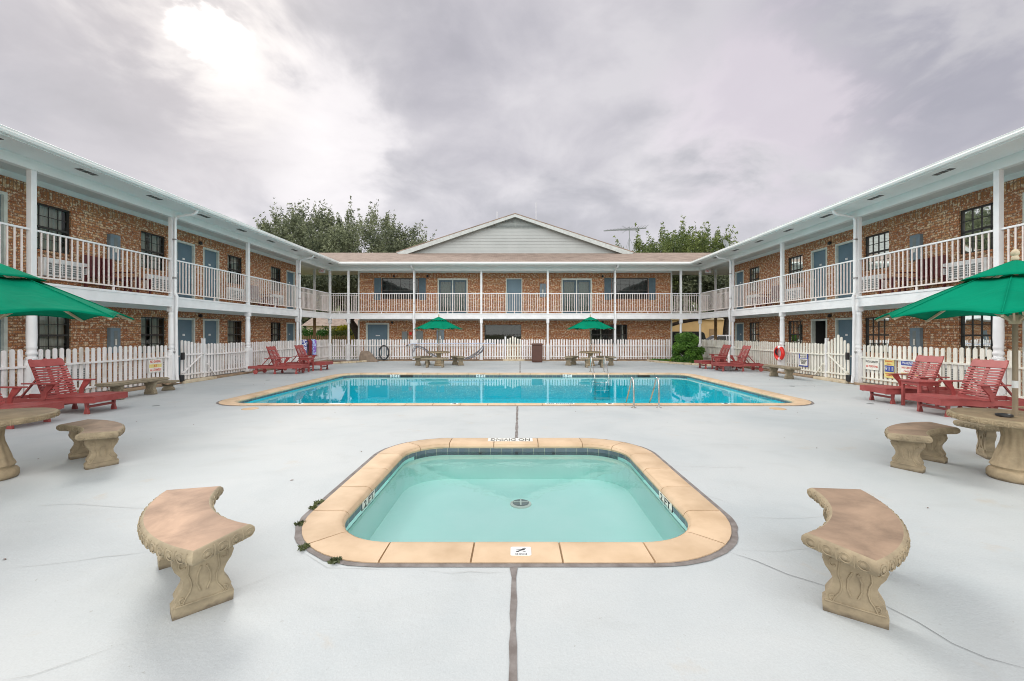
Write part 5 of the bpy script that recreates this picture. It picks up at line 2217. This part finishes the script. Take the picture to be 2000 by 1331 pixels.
# towels over the left fence
rg = random.Random(5)
for i, (u, w, mt, lb, col_) in enumerate([(21.82, .50, 'towel_blue', 'blue and white beach towel hanging on the left fence', 0), (22.34, .48, 'towel_maroon', 'maroon and black beach towel between two others on the left fence', 0),
                                          (22.84, .46, 'towel_purple', 'purple and light blue beach towel hanging on the left fence, rightmost', 0)]):
    m = MB()
    n, k = 16, 10
    vs = []
    for a in range(k + 1):
        z = 1.27 - (.80 + .04 * i) * a / k
        for b in range(n + 1):
            t_ = b / n
            gather = 1 - .18 * (a / k)
            y_ = u + (t_ - .5) * w * gather
            x_ = -PX + .05 + .03 * math.sin(t_ * 14 + i) + .02 * math.sin(t_ * 31)
            if a == 0:
                x_ = -PX + .0
            vs.append((x_, y_, z + .02 * math.sin(t_ * 9 + i) * (a / k)))
    m.add(vs, [(a * (n + 1) + b, a * (n + 1) + b + 1, (a + 1) * (n + 1) + b + 1, (a + 1) * (n + 1) + b) for a in range(k) for b in range(n)])
    o = m.build('beach_towel', mt, smooth=True, recalc=False)
    sd = o.modifiers.new('Solidify', 'SOLIDIFY')
    sd.thickness = .012
    tag(o, lb, 'towel', 'beach towels hanging on the fence')
# bucket and bottle by the far right loungers
tag(MB().lathe([(.13, 0), (.16, .28), (.17, .29), (.17, .31), (.155, .31)], 20, (9.25, 18.75, 0)).build('bucket', 'plastic_white', smooth=True), 'white bucket under the far right red lounger', 'bucket')
tag(MB().lathe([(.045, 0), (.05, .02), (.05, .26), (.045, .30), (.02, .34), (.02, .40)], 14, (9.02, 18.2, .36)).build('bottle', 'plastic_white', smooth=True), 'tall white bottle standing on the far right lounger', 'bottle')
# black drain boxes by the gates
for sx, nm in ((-1, 'left'), (1, 'right')):
    tag(MB().box(sx * 10.55 - .06, sx * 10.55 + .06, 13.55, 13.70, .071, .28).build('outlet_box', 'black_plastic', bevel=.01), 'small black outlet box at the foot of the %s drainpipe' % nm, 'outlet box')

# ------------------------------------------------------------------ planting
def leaves(name, mat, centres, radii, count, size, parent=None, seed=0, tone=None, up=.0, squash=1.0):
    """leaf quads scattered in clumps; centres (n,3), radii (n)"""
    rs_ = np.random.RandomState(seed)
    n = len(centres)
    centres = np.array(centres, float)
    radii = np.array(radii, float)
    w = radii ** 2
    idx = rs_.choice(n, count, p=w / w.sum())
    dirs = rs_.normal(size=(count, 3))
    dirs /= np.linalg.norm(dirs, axis=1)[:, None]
    rad = rs_.rand(count) ** .45
    pos = centres[idx] + dirs * (radii[idx] * rad)[:, None] * np.array([1, 1, squash])
    ax = rs_.normal(size=(count, 3))
    ax[:, 2] += up
    ax /= np.linalg.norm(ax, axis=1)[:, None]
    bx_ = np.cross(ax, rs_.normal(size=(count, 3)))
    bx_ /= np.linalg.norm(bx_, axis=1)[:, None]
    s = size * (.6 + .8 * rs_.rand(count))[:, None]
    v0 = pos - ax * s
    v1 = pos + bx_ * s * .42
    v2 = pos + ax * s
    v3 = pos - bx_ * s * .42
    vs = np.stack([v0, v1, v2, v3], 1).reshape(-1, 3)
    off = np.array(wloc(parent))
    me = bpy.data.meshes.new(name)
    me.vertices.add(len(vs))
    me.vertices.foreach_set('co', (vs - off).astype(np.float32).ravel())
    me.loops.add(len(vs))
    me.loops.foreach_set('vertex_index', np.arange(len(vs), dtype=np.int32))
    me.polygons.add(count)
    me.polygons.foreach_set('loop_start', np.arange(0, len(vs), 4, dtype=np.int32))
    me.update(calc_edges=True)
    tn = rs_.rand(n)
    tv = np.clip(tn[idx] * .6 + rs_.rand(count) * .5, 0, 1)
    at_ = me.attributes.new('tone', 'FLOAT', 'FACE')
    at_.data.foreach_set('value', tv.astype(np.float32))
    me.materials.append(MATS[mat])
    o = bpy.data.objects.new(name, me)
    C.objects.link(o)
    if parent is not None:
        o.parent = parent
    return o


def tree(x, y, base_h, ctr, rad, lean, leafm, label, seed, count, leaf, sprigs=60, limbs=9, trunk_r=.32, extra=None):
    r = empty('broadleaf_tree', (x, y, 0), label, 'tree', 'trees behind the motel')
    rs_ = random.Random(seed)
    cen = Vector(ctr)
    m = MB()
    top = Vector((x + lean[0], y + lean[1], base_h))
    m.tube([(x, y, -.1), (x + lean[0] * .2, y + lean[1] * .2, base_h * .3), (x + lean[0] * .6, y + lean[1] * .6, base_h * .7), top], [trunk_r * 1.3, trunk_r, trunk_r * .85, trunk_r * .7], 10)
    tips = []
    cs, rd = [], []
    for i in range(limbs):
        a = 2 * PI * i / limbs + rs_.uniform(-.3, .3)
        el = rs_.uniform(-.15, .9)
        e = cen + Vector((rad[0] * math.cos(a) * math.cos(el) * .75, rad[1] * math.sin(a) * math.cos(el) * .75, rad[2] * math.sin(el) * .7))
        mid = top.lerp(e, .5) + Vector((rs_.uniform(-.5, .5), rs_.uniform(-.5, .5), rs_.uniform(0, .7)))
        m.tube([top - Z * .2, mid, e], [trunk_r * .5, trunk_r * .28, trunk_r * .08], 7)
        tips.append(e)
        for j in range(5):
            q = mid.lerp(e, j / 4)
            cs.append(tuple(q + Vector((rs_.uniform(-.8, .8), rs_.uniform(-.8, .8), rs_.uniform(-.4, .8)))))
            rd.append(rs_.uniform(.5, 1.05))
        for j in range(3):
            e2 = e + Vector((rs_.uniform(-1.5, 1.5), rs_.uniform(-1.5, 1.5), rs_.uniform(-.3, 1.6)))
            m.tube([e, e2], [trunk_r * .1, .02], 5)
            cs.append(tuple(e2))
            rd.append(rs_.uniform(.5, 1.0))
    for ex in (extra or []):
        m.tube(ex, [trunk_r * .55 * (1 - .8 * k / len(ex)) for k in range(len(ex))], 8)
    m.build('trunk', 'bark', r, smooth=True)
    # clumps on the crown shell and upright sprigs
    for i in range(int(sprigs * 1.25)):
        a = rs_.uniform(0, 2 * PI)
        u = rs_.uniform(-.35, 1)
        k = math.sqrt(max(0, 1 - u * u))
        f = rs_.uniform(.7, 1.0)
        cs.append((cen.x + rad[0] * k * math.cos(a) * f, cen.y + rad[1] * k * math.sin(a) * f, cen.z + rad[2] * u * f))
        rd.append(rs_.uniform(.45, .95))
    for i in range(sprigs):
        a = rs_.uniform(0, 2 * PI)
        u = rs_.uniform(.15, 1)
        k = math.sqrt(max(0, 1 - u * u))
        p = Vector((cen.x + rad[0] * k * math.cos(a), cen.y + rad[1] * k * math.sin(a), cen.z + rad[2] * u))
        dv_ = Vector((math.cos(a) * k * .5 + rs_.uniform(-.2, .2), math.sin(a) * k * .5, 1.0)).normalized()
        ln = rs_.uniform(.6, 2.1)
        for q in range(5):
            c_ = p + dv_ * ln * q / 4
            cs.append(tuple(c_))
            rd.append(.40 * (1 - q / 6))
    leaves('crown', leafm, cs, rd, count, leaf, r, seed, up=.6)
    return r


tree(-13.5, 38.5, 3.2, (-14.0, 39.5, 7.2), (6.6, 4.5, 4.7), (2.2, 0, 0), 'leaf_oak', 'tall dark green tree behind the left corner of the motel', 11, 50000, .10, 100, 12, .42)
tree(-21.0, 41.0, 4.0, (-20.0, 41.5, 8.7), (4.4, 4, 4.0), (0.5, 0, 0), 'leaf_oak', 'tallest dark tree standing behind the left wing roof', 12, 34000, .10, 90, 8, .35)
tree(-8.5, 43.0, 3.5, (-10.3, 42.5, 7.2), (2.0, 2, 3.1), (-.8, 0, 0), 'leaf_oak', 'narrow dark tree between the big tree and the gable', 13, 15000, .10, 24, 6, .22)
tree(11.4, 36.0, 3.2, (14.6, 38.5, 6.4), (6.6, 4.2, 3.5), (-.2, 0, 0), 'leaf_lime', 'bright green tree behind the right end of the far roof', 14, 52000, .10, 80, 12, .38,
     [[(11.3, 36, .9), (12.0, 35.8, 2.0), (13.6, 35.4, 2.5), (16.0, 35.2, 2.9), (18.6, 35.0, 3.4)], [(11.4, 36, 2.0), (12.4, 36, 2.9), (14, 35.6, 3.9)]])
tree(-11.6, 33.5, 2.7, (-12.8, 34.5, 4.6), (3.2, 2.4, 2.2), (-1.3, 0, 0), 'leaf_oak', 'leaning dark tree seen through the left corner opening', 15, 20000, .12, 16, 8, .34)
tree(-21.5, 36.5, 2.6, (-17.8, 36.8, 5.0), (3.8, 2.5, 2.3), (2.4, 0, 0), 'leaf_oak', 'low spreading dark tree seen past the end of the left wing', 17, 22000, .13, 14, 9, .25)
tree(17.0, 35.0, 2.9, (16.4, 35.6, 5.2), (4.0, 2.4, 2.1), (.2, 0, 0), 'leaf_oak', 'dark tree seen past the end of the right wing', 18, 22000, .13, 14, 9, .25)
tree(21.5, 42.0, 3.5, (21.5, 42, 5.2), (4, 3.5, 2.6), (0, 0, 0), 'leaf_oak', 'dark tree behind the right wing seen through the corner opening', 16, 16000, .15, 20, 8, .3)


def bush(x, y, z0, rx, ry, h, leafm, label, seed, count, leaf, group=None, name='bush', z=0):
    rs_ = random.Random(seed)
    r = empty(name, (x, y, z), label, 'bush', group)
    cs, rd = [], []
    m = MB()
    for i in range(44):
        a = rs_.uniform(0, 2 * PI)
        k = rs_.uniform(.2, 1) ** .6
        u = rs_.uniform(.12, 1)
        w = math.sqrt(max(.05, 1 - (u * .9) ** 2))
        p = (x + rx * k * w * math.cos(a), y + ry * k * w * math.sin(a), z + h * u)
        cs.append(p)
        rd.append(rs_.uniform(.17, .30) * min(rx, h) * 1.3)
        m.tube([(x + .1 * rx * math.cos(a), y + .1 * ry * math.sin(a), z), ((x + p[0]) / 2, (y + p[1]) / 2, z + h * u * .6), p], [.02, .014, .005], 5)
    m.build('stems', 'bark', r)
    leaves('foliage', leafm, cs, rd, count, leaf, r, seed)
    return r


bush(9.35, 23.45, 0, .82, .70, 1.40, 'leaf_shrub', 'round bright green bush in the far right corner bed', 21, 19000, .055)
for i, (x, y, rx, h, lm, lb) in enumerate([(-18.2, 40, 2.2, 1.7, 'leaf_bush', 'green hedge bush seen past the far left column'), (-15.6, 39, 2.0, 1.6, 'leaf_lime', 'light green bush behind the brown wooden post'),
                                           (-13.6, 37.5, 1.2, 1.15, 'leaf_yellow', 'yellow bush seen between the two left corner columns'), (-12.2, 35.5, .9, 1.35, 'leaf_yellow', 'small yellow bush beside the leaning tree trunk'),
                                           (-16.6, 41.5, 1.6, 1.9, 'leaf_yellow', 'tall yellow green bush behind the towels')]):
    bush(x, y, 0, rx, rx * .8, h, lm, lb, 30 + i, 5000, .11, 'bushes beyond the left corner')

# corner beds
def bed(pts, z, name, mat):
    o = sheet(pts, [], z, name, mat)
    return o


bed([(-10.6, 21.7), (-9.2, 22.7), (-8.0, 24.2), (-7.8, 24.75), (-10.6, 24.75)], .03, 'soil_bed', 'soil')
bed([(10.6, 19.8), (9.6, 20.8), (8.9, 21.6), (8.1, 22.9), (7.6, 24.2), (7.6, 24.75), (10.6, 24.75)], .03, 'soil_bed', 'soil')


def edging(pts, label):
    r = empty('bed_edging', (*pts[0], 0), label, 'edging', 'cream stone edgings of the corner beds')
    m = MB()
    P_ = [Vector((*p, 0)) for p in pts]
    for a, b in zip(P_[:-1], P_[1:]):
        l = (b - a).length
        k = max(1, round(l / .42))
        for i in range(k):
            p, q = a.lerp(b, i / k), a.lerp(b, (i + 1) / k)
            dd = (q - p).normalized()
            m.bar(p + dd * .01 + Z * .05, q - dd * .01 + Z * .05, .12, .10 + random.uniform(-.012, .012))
    m.build('edging_stones', 'kerb_cream', r, bevel=.012)


edging([(-10.5, 21.7), (-9.2, 22.65), (-8.6, 23.3), (-7.9, 24.5)], 'row of cream stones edging the left corner bed')
edging([(10.5, 19.8), (9.6, 20.75), (8.85, 21.6), (8.15, 22.7), (7.7, 23.6), (7.55, 24.6)], 'row of cream stones edging the right corner bed')
rs2 = random.Random(4)
cs, rd = [], []
for i in range(160):
    t_ = rs2.random()
    x_ = 7.75 + 2.7 * t_
    ymin = 24.2 - (x_ - 7.7) * 1.45
    y_ = rs2.uniform(max(20.2, ymin), 24.6)
    cs.append((x_, y_, .06))
    rd.append(rs2.uniform(.10, .2))
o = leaves('ground_cover', 'leaf_bush', cs, rd, 9000, .045, None, 9, squash=.5)
tag(o, 'low green ground cover in the right corner bed', 'ground cover', kind='stuff')
cs = [(c[0], c[1], .09) for c in cs[::4]]
o = leaves('grass_tufts', 'leaf_yellow', cs, [.08] * len(cs), 700, .04, None, 10, squash=.5)
tag(o, 'yellowish tufts of grass in the right corner bed', 'grass', kind='stuff')
# weeds in the wading pool's joint
for i, (x_, y_, lb) in enumerate([(-1.84, 4.05, 'small weed by the left edge of the wading pool coping, uppermost'), (-1.835, 3.93, 'tiny weed just below the uppermost weed at the coping'),
                                  (-1.79, 3.60, 'small weed at the left corner of the wading pool coping'), (-1.57, 3.20, 'largest dark weed at the near left coping corner'), (-1.26, 3.02, 'weed with bright green leaf at the near left coping edge')]):
    o = leaves('weed', 'leaf_weed', [(x_, y_, .012)], [.045], 46, .02, None, 50 + i, squash=.35)
    tag(o, lb, 'weed', 'weeds growing in the coping joint')

# ------------------------------------------------------------------ beyond the court
r = empty('flat_building', (20, 52, 0), 'long tan flat roofed building beyond the parked cars', 'building')
MB().box(13.5, 40, 50, 58, 0, 3.15).build('wall', 'tan_wall', r)
MB().box(13.3, 40.2, 49.8, 58.2, 3.15, 3.4).build('roof_edge', 'kerb_cream', r)
for x_ in (16.5, 22.5, 26.0):
    MB().box(x_, x_ + .9, 49.96, 50, 0, 2.1).build('door', 'wood_post', r)
r = empty('small_house', (-24, 62, 0), 'pale low house far beyond the left corner opening', 'house')
MB().box(-29, -17, 60, 68, 0, 2.6).build('wall', 'house_pale', r)
m = MB()
m.prism([(59.4, 2.6), (64, 4.3), (68.6, 2.6)], frame((-29.5, 0, 0), (0, 1, 0), (0, 0, 1)), 0, 13)
m.build('roof', 'shingle', r)
for x_ in (-27.5, -24, -20.5):
    MB().box(x_, x_ + 1.3, 59.95, 60, .9, 2.0).build('window', 'bronze', r)
# dark fence behind the left corner
r = empty('dark_fence', (-18, 36, 0), 'dark low picket fence beyond the left corner opening', 'fence')
m = MB()
x_ = -24.0
while x_ < -12.2:
    m.box(x_, x_ + .08, 36.4, 36.42, .05, 1.38 + .05 * math.sin(x_ * 9))
    x_ += .16
m.build('picket_panel', 'wood_post', r)
m = MB()
m.box(-24, -12.2, 36.42, 36.46, .35, .43)
m.box(-24, -12.2, 36.42, 36.46, 1.0, 1.08)
m.build('fence_rail', 'wood_post', r)


def car(x, y, rz, paint, label, suv=False):
    r = empty('parked_car', (0, 0, 0), label, 'car', 'cars parked beyond the right corner')
    hb, hr = (.98, 1.72) if suv else (.92, 1.46)
    body = [(-2.2, .28), (2.2, .28), (2.25, .55), (2.1, .82), (1.0, hb), (-1.9, hb), (-2.2, .9), (-2.27, .6)]
    m = MB()
    m.prism(body, frame((0, 0, 0), X, Z), -.85, .85)
    m.build('body', paint, r, bevel=.07)
    cab = [(-1.9, hb - .02), (1.05, hb - .02), (.25, hr - .05), (0, hr), (-1.2, hr), (-1.55, hr - .08)] if not suv else [(-2.15, hb - .02), (1.05, hb - .02), (.45, hr - .06), (.2, hr), (-1.8, hr), (-2.05, hr - .1)]
    n = len(cab)
    vs = []
    for s in (-1, 1):
        for a, b in cab:
            w = .82 - .20 * (b - hb) / (hr - hb)
            vs.append((a, s * w, b))
    m = MB().add(vs, [tuple(range(n)), tuple(range(n, 2 * n))[::-1]] + [(i, (i + 1) % n, n + (i + 1) % n, n + i) for i in range(n)])
    m.build('cabin', paint, r, bevel=.04)
    m = MB()
    k = hr - hb
    for s in (-1, 1):
        for a0, a1 in ((-1.3, -.45), (-.38, .55)):
            z0, z1 = hb + .05, hr - .1
            w0, w1 = .82 - .2 * .05 / k + .006, .82 - .2 * (k - .1) / k + .006
            a1t = min(a1, .22)
            m.add([(a0, s * w0, z0), (a1, s * w0, z0), (a1t, s * w1, z1), (a0, s * w1, z1)], [(0, 1, 2, 3)])
    xa, xb = 1.05, cab[2][0]
    m.add([(xa - .06, -.68, hb + .05), (xa - .06, .68, hb + .05), (xb + .03, .58, hr - .07), (xb + .03, -.58, hr - .07)], [(0, 1, 2, 3)])
    xc, xd = cab[0][0], cab[-1][0]
    m.add([(xc + .04, -.68, hb + .05), (xc + .04, .68, hb + .05), (xd - .02, .58, hr - .1), (xd - .02, -.58, hr - .1)], [(0, 1, 2, 3)])
    m.build('car_window', 'bronze', r, recalc=False)
    for xx in (-1.35, 1.4):
        for s in (-1, 1):
            m = MB()
            m.prism([(.33 * math.cos(2 * PI * q / 20), .33 + .33 * math.sin(2 * PI * q / 20)) for q in range(20)], frame((xx, s * .80, 0), X, Z), -.1, .1)
            w = m.build('wheel', 'rubber', r, bevel=.03)
            m = MB()
            m.prism([(.19 * math.cos(2 * PI * q / 12), .33 + .19 * math.sin(2 * PI * q / 12)) for q in range(12)], frame((xx, s * .905, 0), X, Z), -.01, .01)
            m.build('rim', 'aluminium', w)
    for s in (-1, 1):
        MB().ell((2.18, s * .62, .68), (.08, .18, .09), 10, 6).build('headlight', 'plastic_white', r, smooth=True)
        MB().ell((-2.22, s * .66, .74), (.06, .15, .09), 10, 6).build('tail_light', 'ring_red', r, smooth=True)
        MB().ell((.75, s * .95, hb + .08), (.08, .09, .06), 8, 5).build('wing_mirror', paint, r, smooth=True)
    r.location = (x, y, 0)
    r.rotation_euler.z = R(rz)
    return r


car(16.2, 34.5, 175, 'car_white', 'white parked car beyond the right corner opening')
car(12.1, 32.8, 185, 'car_dark', 'dark parked car half hidden behind the green bush', True)

# a far belt of trees that closes the horizon
rs_ = np.random.RandomState(3)
cs, rd = [], []
for i in range(3600):
    a = rs_.uniform(-PI * .95, PI * .95)
    dd = rs_.uniform(95, 125)
    cs.append((dd * math.sin(a), dd * math.cos(a), rs_.uniform(.5, 10.0)))
    rd.append(rs_.uniform(1.6, 3.2))
o = leaves('distant_woods', 'leaf_oak', cs, rd, 150000, .8, None, 6)
tag(o, 'distant belt of trees beyond the motel', 'woods', kind='stuff')

# dark red chairs and small tables on the upper balconies
def balcony_chair():
    r = empty('balcony_chair')
    m = MB()
    m.box(-.28, .28, -.45, .45, .38, .43)
    m.build('seat', 'dark_red', r)
    m = MB()
    for i in range(7):
        m.box(-.30, -.27, -.44 + i * .13, -.44 + i * .13 + .10, .45, 1.0)
    m.build('backrest', 'dark_red', r)
    for sx in (-1, 1):
        for sy in (-1, 1):
            MB().box(sx * .24 - .025, sx * .24 + .025, sy * .42 - .025, sy * .42 + .025, 0, .379 if sx > 0 else .449).build('leg', 'dark_red', r)
    for sy in (-1, 1):
        MB().box(-.27, .30, sy * .47 - .03, sy * .47 + .03, .62, .65).build('armrest', 'dark_red', r)
    return r


def balcony_table():
    r = empty('balcony_table')
    MB().box(-.22, .22, -.25, .25, .50, .53).build('table_top', 'dark_red', r)
    for sx in (-1, 1):
        for sy in (-1, 1):
            MB().box(sx * .19 - .02, sx * .19 + .02, sy * .22 - .02, sy * .22 + .02, 0, .499).build('leg', 'dark_red', r)
    return r


bc, bt = balcony_chair(), balcony_table()
first = True
for sx, nm in ((-1, 'left'), (1, 'right')):
    for u, w in ((12.2, 'near'), (19.35, 'far')):
        o = bc if first else copy_tree(bc)
        o.location = (sx * 11.48, u, F2)
        o.rotation_euler.z = 0 if sx < 0 else PI
        tag(o, 'dark red bench chair on the %s balcony, %s one' % (nm, w), 'chair', 'dark red bench chairs on the balconies')
        o = bt if first else copy_tree(bt)
        o.location = (sx * 11.5, u + .95, F2)
        tag(o, 'dark red low table on the %s balcony, %s one' % (nm, w), 'table', 'dark red low tables on the balconies')
        first = False
bpy.context.view_layer.update()
